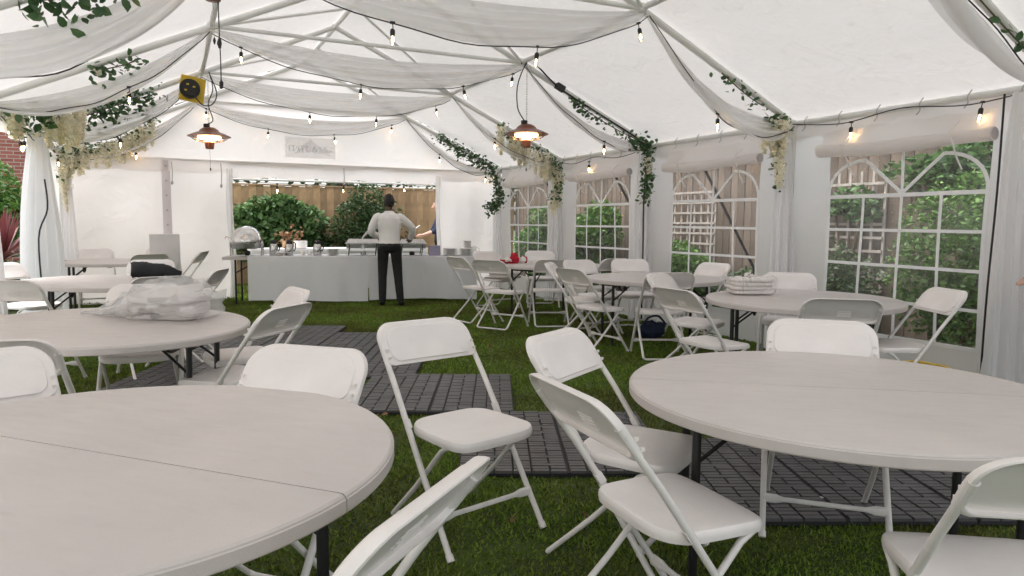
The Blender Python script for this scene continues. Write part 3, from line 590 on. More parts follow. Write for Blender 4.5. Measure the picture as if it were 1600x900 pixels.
MB().tube(spline([(.30, 10.15, 2.95), (.4, 10.12, 2.82), (.52, 10.14, 2.84), (.58, 10.2, 3.0), (.5, 10.25, 3.25)], 6), .008, 6).build('flex', 'rubber', rx)

# ------------------------------------------------------------------ round folding tables
def outline(R_, n, a0, a1): return [(R_ * math.cos(a0 + (a1 - a0) * k / n), R_ * math.sin(a0 + (a1 - a0) * k / n)) for k in range(n + 1)]
def table(label, X, Y, rot, name='round_table', R_=.76, h_=.74, tilt=(0, 0)):
    t = thing(name, label, 'table', (X, Y, 0), 'round folding tables'); t.rotation_euler = (tilt[0], tilt[1], rot)
    for s_ in (0, 1):
        m = MB(); rings = []
        for rr, z in ((R_ - .02, h_ - .045), (R_ - .004, h_ - .045), (R_, h_ - .040), (R_, h_ - .012), (R_ - .003, h_ - .010), (R_ - .004, h_ - .006), (R_ - .010, h_ - .001), (R_ - .02, h_), (R_ * .5, h_ + .0005)):
            ang0 = math.asin(.0022 / rr); pts = outline(rr, 56, ang0 + math.pi * s_, math.pi - ang0 + math.pi * s_); rings.append([(x_, y_, z) for x_, y_ in pts])
        m.loft(rings, cap=True, close=True); m.build('table_top', 'table', t, 25, True)
    for a in (-1, 1):
        for b in (-1, 1):
            MB().tube([(a * .52, b * .24, .0), (a * .52, b * .24, h_ - .05)], .0165, 10).build('leg', 'black', t, local=True)
            MB().tube([(a * .52, b * .24, h_ - .24), (a * .30, b * .19, h_ - .055)], .008, 6).build('brace', 'black', t, local=True)
            MB().lathe([(.022, .0), (.022, .03), (.017, .04)], 10, (a * .52, b * .24, 0)).build('foot', 'rubber', t, local=True)
        MB().tube([(a * .52, -.24, h_ - .07), (a * .52, .24, h_ - .07)], .014, 8).build('cross_bar', 'black', t, local=True)
        MB().box((a * .3, 0, h_ - .052), (.03, .44, .012)).build('cross_bar', 'black', t, local=True)
        MB().tube(spline([(a * .36, -.12, h_ - .06), (a * .36, -.11, h_ - .13), (a * .36, 0, h_ - .15), (a * .36, .11, h_ - .13), (a * .36, .12, h_ - .06)], 4), .012, 6).build('handle', 'black', t, local=True)
    for b in (-1, 1): MB().box((0, b * .66, h_ - .05), (.05, .10, .02)).build('hinge_block', 'table', t, local=True)
    return t
def seam_rot(p, q, z=.74): a, b = atZ(*p, z), atZ(*q, z); return math.atan2(b.y - a.y, b.x - a.x)
table('large round folding table at the front left corner with visible seam', -.20, 2.05, seam_rot((0, 673), (556, 764)))
table('large round folding table at the front right', 2.19, 1.77, seam_rot((1003, 590), (1590, 617)))
table('round table carrying the stack of folded linen by the windows', 4.62, 4.12, R(-48), tilt=(R(.5), R(-.3)))
table('round table carrying the clear bag of linen at left', -.36, 4.62, R(-20), tilt=(R(.4), R(1.4)))
table('round table carrying the rolled black cloth at left', -.55, 7.85, R(10), tilt=(R(.6), R(1.5)))
table('bright topped round table between red bundle table and linen stack table', 4.82, 6.36, R(-20))
table('round table with the red and white bundle near the buffet', 4.92, 8.95, R(15))
table('round table in the back left corner by the curtain', -.78, 11.55, R(0))

# ------------------------------------------------------------------ folding chairs
def rr_outline(w, z0, z1, rt, rb, n=7):
    p = []
    for cx, cz, r_, a0 in ((w - rt, z1 - rt, rt, 0), (-w + rt, z1 - rt, rt, 90), (-w + rb, z0 + rb, rb, 180), (w - rb, z0 + rb, rb, 270)):
        for k in range(n + 1): a = R(a0 + 90 * k / n); p.append((cx + r_ * math.cos(a), cz + r_ * math.sin(a)))
    return p
chair = bpy.data.objects.new('folding_chair', None); col.objects.link(chair)
FT, BT, HT = .20, -.40, .87          # front foot and back top along the facing axis (+Y), height
def up_y(z): return FT + (BT - FT) * z / HT
def make_chair(t):
    # backrest shell
    m = MB(); rings = []; zc = .782
    def ring(w, hh, rt, dy):
        rt = min(rt, hh * .9); pts = rr_outline(w, zc - hh, zc + hh, rt, min(.04, rt), 7)
        return [(x, up_y(z) + dy + .30 * x * x - .012 * math.cos((z - zc) * 9), z + .012 * (1 - (x / .22) ** 2) * min(1, max(0, (zc - z) / .07))) for x, z in pts]
    for w, hh, rt, dy in ((0.02, 0.0072, 0.0091, 0.022), (0.08, 0.028, 0.0266, 0.022), (0.14, 0.0528, 0.05, 0.022), (0.178, 0.0688, 0.06, 0.022), (0.183, 0.072, 0.062, 0.019), (0.186, 0.0736, 0.064, 0.011), (0.208, 0.0848, 0.08, 0.009), (0.213, 0.0872, 0.0828, 0.004),
                          (0.214, 0.088, 0.083, -0.01), (0.212, 0.0872, 0.0828, -0.022), (0.207, 0.084, 0.0798, -0.025), (0.202, 0.0808, 0.0768, -0.023), (0.196, 0.0768, 0.073, -0.004), (0.15, 0.056, 0.05, 0.004), (0.08, 0.028, 0.0266, 0.006), (0.02, 0.0072, 0.0091, 0.006)):
        rings.append(ring(w, hh, rt, dy))
    m.loft(rings); bo_ = m.build('backrest', 'chair', t, 32, True)
    e = MB()
    for k in range(4): e.box((.02, up_y(.745 + .012 * k) - .004, .745 + .012 * k), (.07, .006, .004))
    e.build('moulded_ribs', 'chair', bo_, 32, True)
    for s_ in (-1, 1):
        for z in (.735, .765): MB().box((s_ * .199, up_y(z) + .022, z), (.010, .010, .010)).build('rivet', 'chair_tube', bo_, 32, True)
    # seat
    m = MB(); pts = []
    for k in range(48):
        a = 2 * math.pi * k / 48; c_, s_ = math.cos(a), math.sin(a); ex = 2 / 4.6
        x = math.copysign(abs(c_) ** ex, c_) * (.192 + .018 * s_); y = math.copysign(abs(s_) ** ex, s_) * .195 + .0
        pts.append((x, y))
    rings = []
    for sc, dz, th in ((.05, -.006, 0), (.4, -.006, 0), (.75, -.003, 0), (.92, .001, 0), (.975, -.001, 0), (1.0, -.010, 0), (1.005, -.022, 0), (.995, -.036, 0), (.97, -.037, 0), (.955, -.012, 0), (.4, -.014, 0), (.05, -.014, 0)):
        rings.append([(x * sc, y * sc, .465 + dz - .018 * max(0, (y * sc - .12) / .08) ** 2 * (1 if y > .12 else 0) + .010 * (1 if y < -.1 else 0) * max(0, (-y * sc - .1) / .1)) for x, y in pts])
    m.loft(rings); m.build('seat', 'chair', t, 35, True)
    # legs: long uprights run from the back down to the front feet
    for s_ in (-1, 1):
        pts = [(s_ * .214, FT, 0), (s_ * .212, up_y(.3), .3), (s_ * .210, up_y(.46), .46), (s_ * .207, up_y(.62), .62), (s_ * .203, up_y(.80) - .012, .80)]
        MB().tube(pts, .0115, 10).build('upright_leg', 'chair_tube', t, local=True)
        MB().tube([(s_ * .214, FT + .001, .0), (s_ * .2138, up_y(.022), .022)], .0142, 10).build('foot_cap', 'chair', t, local=True)
        MB().box((s_ * .207, up_y(.475), .475), (.017, .026, .04), 0, R(34)).build('bracket', 'chair_tube', t, local=True)
    rear = [(-.182, .13, .435), (-.182, .08, .405), (-.186, -.10, .21), (-.188, -.29, .03), (-.170, -.305, .014), (.170, -.305, .014), (.188, -.29, .03), (.186, -.10, .21), (.182, .08, .405), (.182, .13, .435)]
    MB().tube(rear[:4], .0105, 10).build('rear_leg', 'chair_tube', t, local=True); MB().tube(rear[6:], .0105, 10).build('rear_leg', 'chair_tube', t, local=True)
    MB().tube(rear[3:7], .0105, 10).build('ground_bar', 'chair_tube', t, local=True)
    MB().tube([(-.182, .13, .435), (.182, .13, .435)], .009, 8).build('seat_bar', 'chair_tube', t, local=True)
    cz = .14; MB().loft([[(x, up_y(cz) + a * .011 * (1 + .4 * f_), cz + b * (.011 + .010 * f_)) for a, b in ((1, 0), (.7, .7), (0, 1), (-.7, .7), (-1, 0), (-.7, -.7), (0, -1), (.7, -.7))] for x, f_ in ((-.213, 1), (-.17, 1), (-.14, 0), (.14, 0), (.17, 1), (.213, 1))]).build('front_stretcher', 'chair_tube', t, local=True)
make_chair(chair)
def widen(o):
    for c in o.children:
        c.data.transform(Matrix.Diagonal((1.15, 1, 1, 1))); widen(c)
widen(chair)
CH = [ # x, y, facing dx, dy, label
 (1.13, 2.74, .25, -.97, 'lone in the middle of the aisle facing the camera'),
 (1.64, 2.22, .52, -.85, 'behind another chair at the left of front right table, front side seen'),
 (1.39, 1.70, 1, -.03, 'at left edge of front right table, seat large in the centre foreground'),
 (.13, 1.42, -.68, .73, 'cropped by the bottom edge, seen edge-on beside front left table'),
 (1.88, 1.03, .56, .83, 'cropped by the bottom right corner with moulded ribs on its hollow back'),
 (.17, 2.31, -.62, -.66, 'tucked behind the front left table, smooth back facing camera'),
 (-.52, 2.58, .3, -.86, 'cropped by left edge, behind front left table, smooth back'),
 (-.60, 3.62, .15, .98, 'hollow back cropped by left edge, near linen bag table'),
 (.26, 4.22, -.70, .62, 'turned sideways at right of the linen bag table, hollow back'),
 (.36, 4.86, -.95, -.15, 'half hidden behind the sideways chair right of the linen bag'),
 (-.22, 5.22, -.1, -1, 'behind the linen bag table facing camera'),
 (-1.0, 6.7, .35, .9, 'cropped by left edge, at near side of the black cloth table'),
 (-.18, 6.75, -.25, .97, 'directly behind the linen bag with only its curved top rim showing'),
 (-.25, 8.65, -.05, -1, 'behind the rolled black cloth, smooth white back'),
 (-1.32, 8.55, .7, -.6, 'cropped at far left edge behind the black cloth table'),
 (.02, 7.25, -.9, .35, 'narrow sideways one at right end of black cloth table'),
 (-.42, 10.85, -.35, .9, 'hollow back, at near side of the back left corner table'),
 (.02, 11.35, -.93, .3, 'angled open at right of the back left corner table, near the buffet'),
 (-1.05, 12.25, .1, -1, 'behind the back left corner table against the wall'),
 (-.12, 12.3, .1, -1, 'against the back wall holding a white box'),
 (3.78, 8.08, .8, .55, 'at left of the red bundle table, hollow back, nearest the buffet corner'),
 (3.72, 8.70, .95, .2, 'behind the leftmost hollow chair beside the red bundle table'),
 (4.42, 8.05, .35, .93, 'square on hollow back at near side of red bundle table'),
 (5.15, 8.12, -.2, .95, 'between red bundle table and bright table, only top rim showing'),
 (4.55, 9.92, .2, -.98, 'behind the red and white bundle facing camera'),
 (5.28, 9.85, -.35, -.93, 'far right behind the red bundle table by the first window'),
 (4.00, 6.20, .97, .12, 'at left of bright table, hollow back, legs crossing in front of grass'),
 (4.22, 6.88, .75, -.62, 'second at left of bright table, pale front side partly hidden'),
 (4.60, 7.18, .1, -1, 'behind bright table at its left, front side seen'),
 (5.18, 7.20, -.38, -.93, 'behind bright table with broad white front by the second window'),
 (5.42, 6.45, -.98, -.1, 'at right of bright table beneath the third window'),
 (4.40, 5.70, .4, .9, 'at near side of bright table, tall hollow back and ground bar'),
 (4.22, 4.92, .45, -.88, 'short angled back between bright table and linen stack table'),
 (3.60, 4.02, 1, .04, 'at left of linen stack table, hollow back with glossy seat'),
 (5.05, 4.66, -.72, -.68, 'behind the linen stack table near the nearest window'),
 (4.02, 3.37, .60, .80, 'beige hollow back at near side of linen stack table'),
 (2.54, 2.11, -.68, -.70, 'broad smooth back behind the front right table'),
 (4.76, 3.42, -.85, .42, 'side view in front of the nearest window, leaning upright'),
]
for i, (x, y, dx, dy, lb) in enumerate(CH):
    o = chair if i == 0 else copy_tree(chair)
    o.location = (x, y, .008); o.rotation_euler = (0, 0, math.atan2(dy, dx) - math.pi / 2)
    tag(o, 'white folding chair, ' + lb, 'chair', 'white plastic folding chairs')
# ------------------------------------------------------------------ things on the tables
def stack_cloth(t, c, w, d, n, th, rz, m='linen', wav=.012):
    for k in range(n):
        mm = MB(); rg = []; ww, dd = w * random.uniform(.94, 1.0), d * random.uniform(.92, 1.0); ox, oy = random.uniform(-.01, .01), random.uniform(-.01, .01)
        for j, (sc, z) in enumerate(((.96, 0), (1.0, .25), (1.0, .75), (.96, 1.0), (.5, 1.02), (.05, 1.02))):
            rg.append([])
            for a in range(40):
                q = 2 * math.pi * a / 40; cx, sx = math.cos(q), math.sin(q); e = 2 / 6
                x = math.copysign(abs(cx) ** e, cx) * ww / 2 * sc; y = math.copysign(abs(sx) ** e, sx) * dd / 2 * sc
                zz = c[2] + k * th + z * th * .94 + wav * .35 * math.sin(9 * x + k * 2) * z + wav * .3 * math.sin(13 * y + k)
                rg[-1].append((c[0] + ox + x * math.cos(rz) - y * math.sin(rz), c[1] + oy + x * math.sin(rz) + y * math.cos(rz), zz))
        mm.loft(rg).build('folded_cloth', m, t, 60)
p = atZ(1170, 458, .745)
t = thing('linen_stack', 'stack of folded pale pink linen in torn clear plastic on table', 'linen', (p.x, p.y, .745))
stack_cloth(t, (p.x, p.y, .752), .37, .30, 4, .033, R(-24))
pl = MB(); rg = []
for j, (q, z) in enumerate(((1.06, .004), (1.08, .06), (1.07, .11), (1.03, .135), (.97, .15))):
    rg.append([(p.x + (.19 * q + .018 * math.sin(a * 2.7 + j)) * math.copysign(abs(math.cos(a * math.pi / 24)) ** .45, math.cos(a * math.pi / 24)) * .93, p.y + (.16 * q + .016 * math.sin(a * 1.9 + j * 2)) * math.copysign(abs(math.sin(a * math.pi / 24)) ** .45, math.sin(a * math.pi / 24)), .745 + z + .012 * math.sin(a * 3.1 + j * 4) * (j > 1)) for a in range(48)])
pl.loft(rg, cap=False).build('plastic_wrap', 'wrap', t)
fr_ = MB()
for k in range(14):
    a = random.uniform(0, 1); q = Vector((p.x - .2 + .4 * a, p.y + .11 - .16 * a + random.uniform(-.05, .08), .885)); d = Vector((random.uniform(-.06, .06), random.uniform(-.05, .05), random.uniform(.0, .035)))
    s_ = Vector((random.uniform(-.03, .03), random.uniform(-.03, .03), random.uniform(-.02, .02))); fr_.add([q, q + d, q + d + s_, q + s_ * .8 + Vector((0, 0, -.03))], [(0, 1, 2, 3)])
fr_.build('torn_edge', 'linen', t)
p = atZ(262, 492, .75)
t = thing('linen_bag', 'clear plastic bag stuffed with folded white linen lying on table', 'bag', (p.x, p.y, .745))
a_ = R(-28); stack_cloth(t, (p.x + .02, p.y, .752), .44, .33, 3, .040, a_, 'linen', .05)
stack_cloth(t, (p.x + .05, p.y, .752 + .118), .30, .25, 1, .035, a_ + .35, 'linen', .05)
bg_ = MB(); rg = []
for j in range(13):
    u = j / 12; x = -.52 + .80 * u; w_ = (.03 + .22 * min(1, (u / .5)) ** 1.3) * (1 if u < .93 else .8); hh = (.02 + .20 * min(1, u / .55) ** 1.4) * (1 if u < .9 else .72)
    ring_ = []
    for a in range(26):
        q = 2 * math.pi * a / 26; cr = 1 + .13 * math.sin(5 * q + 3 * j) + .10 * math.sin(9 * q - 2 * j) + .06 * math.sin(15 * q + 5 * j)
        lx, ly, lz = x + .015 * math.sin(4 * q + j), w_ * math.cos(q) * cr, max(0.003, hh * .5 + hh * .56 * math.sin(q) * cr)
        ring_.append((p.x + lx * math.cos(a_) - ly * math.sin(a_), p.y + lx * math.sin(a_) + ly * math.cos(a_), .745 + lz))
    rg.append(ring_)
bg_.loft(rg).build('plastic_bag', 'bag', t, 50)
p = atZ(240, 434, .745); b_ = MB(); rg = []
for j in range(15):
    u = j / 14; x = -.22 + .5 * u; r_ = .075 * (1 - .55 * max(0, u - .6) / .4) * (1 + .06 * math.sin(9 * u))
    rg.append([(p.x + x * .9 + .01 * math.sin(a + j), p.y - x * .43 + r_ * 1.15 * math.cos(a * math.pi / 9), .748 + r_ + r_ * math.sin(a * math.pi / 9) * (1 + .1 * math.sin(3 * a + 2 * j))) for a in range(18)])
b_ = b_.loft(rg).build('rolled_cloth', 'black_cloth'); tag(b_, 'rolled up black cloth lying on the left rear table', 'cloth')
p = atZ(803, 411, .745); t = thing('knitted_bundle', 'small red and white knitted bundle on table near the buffet', 'bundle', (p.x, p.y, .745))
MB().blob((p.x, p.y, .80), (.07, .07, .085), .16, 1).build('red_part', 'red_cloth', t); MB().blob((p.x - .13, p.y, .775), (.10, .06, .035), .18, 2).build('red_part', 'red_cloth', t)
MB().blob((p.x - .12, p.y - .03, .795), (.07, .05, .03), .2, 5).build('white_part', 'white_wool', t); MB().blob((p.x + .13, p.y - .02, .785), (.055, .05, .05), .12, 3).build('white_part', 'white_wool', t); MB().blob((p.x + .18, p.y, .785), (.03, .05, .055), .15, 4).build('red_part', 'red_cloth', t)
b_ = MB().blob((4.62, 9.85, .52), (.28, .17, .07), .14, 8, 24, 12, .3).build('cloth_heap', 'linen'); tag(b_, 'heap of pale grey cloth on chair seat behind red bundle table', 'cloth')
p = atZ(1045, 525, .0); t = thing('shoulder_bag', 'navy blue bag standing on the grass under the bright table', 'bag', (4.95, 6.55, 0))
MB().blob((4.98, 6.6, .10), (.17, .12, .10), .14, 4, 24, 12, .15).build('body', 'navy', t); MB().tube(spline([(4.8, 6.5, .18), (4.82, 6.45, .27), (4.95, 6.44, .29), (5.08, 6.47, .19)], 5), .012, 6).build('strap', 'navy', t)
b_ = MB().box((-.12, 12.24, .80), (.42, .28, .62), .05).build('cardboard_box', 'card'); tag(b_, 'plain white box standing on chair against the back wall', 'box')
t = thing('rope_coil', 'coil of yellow rope at the foot of nearest window wall', 'rope', (5.66, 3.72, 0))
for k in range(6): MB().tube([(5.64 + (.11 + .008 * math.sin(k * 3)) * math.cos(a * math.pi / 12), 3.72 + (.2 + .01 * math.cos(k * 2)) * math.sin(a * math.pi / 12), .03 + .028 * k + .004 * math.sin(a + k)) for a in range(25)], .015, 7, False).build('turn', 'yellow', t)

# ------------------------------------------------------------------ buffet
BD = Vector((.970, -.242, 0)); BN = Vector((.242, .970, 0)); B0 = Vector((.68, 11.90, 0)); BLEN, BDEP, BH = 4.04, .75, .76
def buf(a, b, z): return B0 + BD * a + BN * b + Vector((0, 0, z))
brz = math.atan2(BD.y, BD.x)
for k, (a0, a1, lb) in enumerate(((0, 2.24, 'left buffet trestle table with bare left end and white cloth'), (2.26, BLEN, 'right buffet trestle table under a white cloth by the wall'))):
    t = thing('buffet_table', lb, 'table', buf((a0 + a1) / 2, BDEP / 2, 0), 'buffet tables')
    MB().box(buf((a0 + a1) / 2, BDEP / 2, BH - .025), (a1 - a0, BDEP, .045), brz).build('table_top', 'table', t)
    for a in (a0 + .18, a1 - .18):
        for b in (.1, BDEP - .1): MB().tube([buf(a, b, 0), buf(a, b, BH - .05)], .016, 8).build('leg', 'black', t)
        MB().tube([buf(a, .1, .5), buf(a + (.35 if a < (a0 + a1) / 2 else -.35), .3, BH - .06)], .011, 6).build('brace', 'black', t)
    ca = a0 + (.38 if k == 0 else .0); cl = MB(); gg = []
    prof = [(0 - .014, .05 + .0), (-.016, .25), (-.013, .5), (-.010, .74), (-.006, BH + .004), (.02, BH + .006), (.38, BH + .006), (BDEP - .02, BH + .006), (BDEP + .01, BH - .01), (BDEP + .015, .4), (BDEP + .02, .08)]
    na = 70
    for b, z in prof:
        row = []
        for i in range(na + 1):
            a = ca + (a1 - ca) * i / na; fo = (.022 * math.sin(a * 9 + k + .6 * math.sin(a * 3)) + .012 * math.sin(a * 21 + 2)) * max(0, (BH - z) / BH) * (1 if z < BH else 0)
            row.append(buf(a, b - fo if b < .3 else b + fo, z + (.018 * math.sin(a * 2.3 + k) if z < .1 else 0)))
        gg.append(row)
    cl.sheet(gg)
    if k: cl.sheet([[buf(a1 + .004 + .01 * math.sin(b * 14) * (1 - z / BH), b, z) for b in np.linspace(0, BDEP, 14)] for z in np.linspace(.06, BH + .004, 7)])
    o = cl.build('tablecloth', 'cloth', None, ang=60); tag(o, 'creased white cloth hanging to the grass over %s buffet table' % ('left' if k == 0 else 'right'), 'tablecloth', 'buffet tablecloths')
TZ = BH + .009
def on(a, b=.3): return buf(a, b, TZ)
def prism(mb, a0, a1, b0, b1, z0, z1, taper=0):
    q = [buf(a0, b0, z0), buf(a1, b0, z0), buf(a1, b1, z0), buf(a0, b1, z0), buf(a0 + taper, b0 + taper, z1), buf(a1 - taper, b0 + taper, z1), buf(a1 - taper, b1 - taper, z1), buf(a0 + taper, b1 - taper, z1)]
    return mb.add(q, [(3, 2, 1, 0), (4, 5, 6, 7), (0, 1, 5, 4), (1, 2, 6, 5), (2, 3, 7, 6), (3, 0, 4, 7)])
# roll top chafing dish
c = on(.33); t = thing('roll_top_chafer', 'round steel roll top chafing dish at the left end of buffet', 'chafing dish', c)
MB().lathe([(.245, .20), (.25, .215), (.242, .27), (.21, .36), (.15, .43), (.07, .47), (.01, .478)], 30, c).build('lid', 'steel', t)
MB().lathe([(.20, .11), (.235, .13), (.25, .19), (.252, .2)], 30, c).build('pan', 'steel_dull', t)
for a in (-1, 1):
    for b in (-1, 1): MB().tube([c + BD * a * .235 + BN * b * .09, c + BD * a * .235 + BN * b * .09 + Vector((0, 0, .21))], .013, 8).build('leg', 'steel', t)
MB().tube(spline([c + BD * -.25 + Vector((0, 0, .28)), c + BD * -.31 + Vector((0, 0, .30)), c + BD * -.33 + Vector((0, 0, .26))], 4), .008, 6).build('handle', 'steel', t)
MB().lathe([(.03, 0), (.045, .02), (.045, .07), (.02, .08)], 12, c).build('burner', 'black', t)
for k, (a, b) in enumerate(((.74, .32), (.99, .26), (1.43, .28))):
    c = on(a, b); t = thing('vacuum_flask', 'steel vacuum flask with black lid, %s of three on the buffet' % ('leftmost', 'middle', 'rightmost')[k], 'flask', c, 'vacuum flasks')
    MB().lathe([(.062, 0), (.068, .01), (.07, .10), (.066, .15), (.05, .185), (.045, .19)], 18, c).build('body', 'steel', t)
    MB().lathe([(.048, .188), (.052, .20), (.046, .235), (.03, .25), (.01, .252)], 16, c).build('lid', 'rubber', t)
    MB().tube(spline([c + BD * .045 + Vector((0, 0, .22)), c + BD * .095 + Vector((0, 0, .20)), c + BD * .09 + Vector((0, 0, .10)), c + BD * .066 + Vector((0, 0, .07))], 4), .009, 6).build('handle', 'rubber', t)
def plates(label, a, b, n, r_, th, z0=0, nm='plate_stack'):
    c = on(a, b) + Vector((0, 0, z0)); t = thing(nm, label, 'plates', c, 'stacks of white crockery')
    for k in range(n): MB().lathe([(r_ * .55, 0), (r_ * .6, .002), (r_, th * .75), (r_ * .995, th * .95), (r_ * .6, th * .35), (.01, th * .3)], 24, c + Vector((random.uniform(-.004, .004), random.uniform(-.004, .004), th * k * .86))).build('plate', 'china', t)
plates('low stack of white saucers between the first two flasks', .85, .2, 4, .085, .014); plates('tall stack of small white plates right of the flasks', 1.68, .25, 9, .095, .014)
plates('wide stack of dinner plates near right end of buffet', 3.62, .25, 10, .135, .014); plates('rightmost wide stack of dinner plates on the buffet', 3.90, .28, 10, .13, .014); plates('small bowls stacked on top of the rightmost plates', 3.92, .28, 6, .07, .024, .125, 'bowl_stack')
for k, (a, b) in enumerate(((1.20, .22), (1.31, .25))):
    c = on(a, b); t = thing('tea_cup', 'white tea cup in front of the flasks, %s of two' % ('left', 'right')[k], 'cup', c, 'white tea cups')
    MB().lathe([(.025, 0), (.035, .01), (.042, .05), (.044, .07), (.040, .068), (.03, .012), (.005, .01)], 16, c).build('bowl', 'china', t); MB().tube(spline([c + BD * .04 + Vector((0, 0, .055)), c + BD * .065 + Vector((0, 0, .045)), c + BD * .04 + Vector((0, 0, .02))], 4), .005, 6).build('handle', 'china', t)
for k, (a0, a1, lb) in enumerate(((1.88, 2.46, 'left of the standing person'), (2.74, 3.22, 'right of the standing person'))):
    t = thing('chafing_dish', 'rectangular steel chafing dish on dark stand, ' + lb, 'chafing dish', on((a0 + a1) / 2), 'rectangular chafing dishes')
    prism(MB(), a0 + .02, a1 - .02, .18, .52, TZ + .12, TZ + .19, -.01).build('pan', 'steel_dull', t)
    prism(MB(), a0, a1, .16, .54, TZ + .193, TZ + .205).build('rim', 'steel', t); l_ = prism(MB(), a0 + .01, a1 - .01, .17, .53, TZ + .207, TZ + .275, .045).build('lid', 'steel', t)
    MB().tube(spline([buf((a0 + a1) / 2 - .06, .35, TZ + .27), buf((a0 + a1) / 2 - .04, .35, TZ + .31), buf((a0 + a1) / 2 + .04, .35, TZ + .31), buf((a0 + a1) / 2 + .06, .35, TZ + .27)], 4), .008, 6).build('handle', 'black', l_)
    for a in (a0 + .07, a1 - .07):
        for b in (.17, .53): MB().tube([buf(a - .02, b, TZ), buf(a, b, TZ + .195)], .007, 6).build('leg', 'black', t)
        MB().tube([buf(a, .17, TZ + .10), buf(a, .53, TZ + .10)], .006, 6).build('stand_bar', 'black', t)
    MB().tube([buf(a0 + .07, .17, TZ + .06), buf(a1 - .07, .17, TZ + .06)], .006, 6).build('stand_bar', 'black', t)
    MB().lathe([(.04, 0), (.045, .01), (.045, .06), (.03, .065)], 12, on((a0 + a1) / 2, .35)).build('burner', 'black', t)
c = on(2.17, .1); t = thing('bottle', 'small clear plastic bottle in front of left chafing dish', 'bottle', c)
MB().lathe([(.03, 0), (.034, .01), (.034, .13), (.015, .18), (.013, .2)], 14, c).build('body', 'bag', t); MB().lathe([(.016, .198), (.016, .225), (.01, .228)], 10, c).build('cap', 'china', t)
c = on(2.2, .35); t = thing('serving_tongs', 'pale serving tongs standing up behind left chafing dish', 'tongs', c + Vector((0, 0, .25)))
for s_ in (-1, 1): MB().tube(spline([c + Vector((-.05, 0, .28)), c + Vector((.02 + s_ * .012, 0, .36)), c + Vector((.08 + s_ * .03, 0, .40)), c + Vector((.10 + s_ * .01, 0, .36))], 4), .011, 6).build('arm', 'china', t)
b_ = prism(MB(), 3.26, 3.44, .12, .30, TZ, TZ + .17).build('napkin_box', 'lilac'); tag(b_, 'lilac grey napkin box on buffet beside the plates', 'box')
c = on(3.99, .06); t = thing('glass_jug', 'clear glass jug at the right end of buffet', 'jug', c)
MB().lathe([(.045, 0), (.05, .01), (.055, .1), (.045, .15), (.05, .165)], 16, c, False).build('body', 'bag', t); MB().tube(spline([c + BD * .05 + Vector((0, 0, .14)), c + BD * .10 + Vector((0, 0, .12)), c + BD * .09 + Vector((0, 0, .05)), c + BD * .052 + Vector((0, 0, .03))], 4), .007, 6).build('handle', 'bag', t)
# second table outside the opening
t = thing('outdoor_table', 'white clothed service table outside behind the buffet', 'table', (2.9, 13.7, 0))
MB().box((2.9, 13.7, .80), (3.3, .7, .04)).build('table_top', 'card', t); MB().sheet([[(1.24 + 3.32 * i / 50, 13.34 - .012 * math.sin(i * 1.3) * (1 - z), z) for i in range(51)] for z in np.linspace(.06, .825, 6)]).build('cloth_skirt', 'cloth', t)
for x in (1.5, 4.3): MB().tube([(x, 13.8, 0), (x, 13.8, .79)], .02, 8).build('leg', 'black', t)
items = [('serving_pot', 4.35, 13.62, 'cream serving pot with ladle outside beside the person', 'china', .15), ('food_tub', 3.35, 13.6, 'shallow foil food tub on outdoor table behind right chafer', 'steel', .12), ('food_tub', 2.15, 13.6, 'white food tub on the outdoor table behind flasks', 'china', .12), ('flower_pot', 1.95, 13.75, 'brown pot of yellow leaved plant on the outdoor table', 'wood', .11)]
for nm, x, y, lb, m_, r_ in items:
    t = thing(nm, lb, nm.split('_')[1], (x, y, .82)); MB().lathe([(r_ * .8, 0), (r_, .02), (r_ * 1.05, .13), (r_, .14), (r_ * .9, .12), (.01, .11)], 20, (x, y, .822)).build('vessel', m_, t)
    if nm == 'serving_pot': MB().tube(spline([(x, y, .93), (x - .08, y, 1.1), (x + .05, y, 1.2), (x + .14, y, 1.26)], 4), .012, 6).build('ladle', 'china', t)
    if nm == 'flower_pot': leaf_mesh('leaves', np.array([x, y, 1.06]) + rng.normal(size=(60, 3)) * [.13, .1, .07], .3, .1, 'fallen', t)

# ------------------------------------------------------------------ people
def remesh(mb, name, m, parent, vox=.012, sm=4):
    me = bpy.data.meshes.new('tmp'); me.from_pydata(mb.v, [], mb.f); bm_ = bmesh.new(); bm_.from_mesh(me); bmesh.ops.recalc_face_normals(bm_, faces=bm_.faces); bm_.to_mesh(me); bm_.free()
    o = bpy.data.objects.new('tmp', me); col.objects.link(o)
    a = o.modifiers.new('r', 'REMESH'); a.mode = 'VOXEL'; a.voxel_size = vox; a.use_smooth_shade = True
    b = o.modifiers.new('s', 'SMOOTH'); b.iterations = sm; b.factor = .5
    me2 = bpy.data.meshes.new_from_object(o.evaluated_get(bpy.context.evaluated_depsgraph_get())); bpy.data.objects.remove(o)
    me2.name = name; me2.materials.clear(); me2.materials.append(W[m]); me2.polygons.foreach_set('use_smooth', [True] * len(me2.polygons))
    return link(me2, name, parent, True)
def ell(c, rx, ry, n=20): return [(c[0] + rx * math.cos(2 * math.pi * k / n), c[1] + ry * math.sin(2 * math.pi * k / n), c[2]) for k in range(n)]
def torso(mb, secs, inf=0): return mb.loft([ell((x, y, z), rx + inf, ry + inf) for x, y, z, rx, ry in secs])
def limb(mb, pts, rs, inf=0): return mb.tube(spline(pts, 5), [rs[0] + (rs[-1] - rs[0]) * 0 + inf + np.interp(i / (5 * (len(pts) - 1)), np.linspace(0, 1, len(rs)), rs) - rs[0] for i in range(5 * (len(pts) - 1) + 1)], 12)
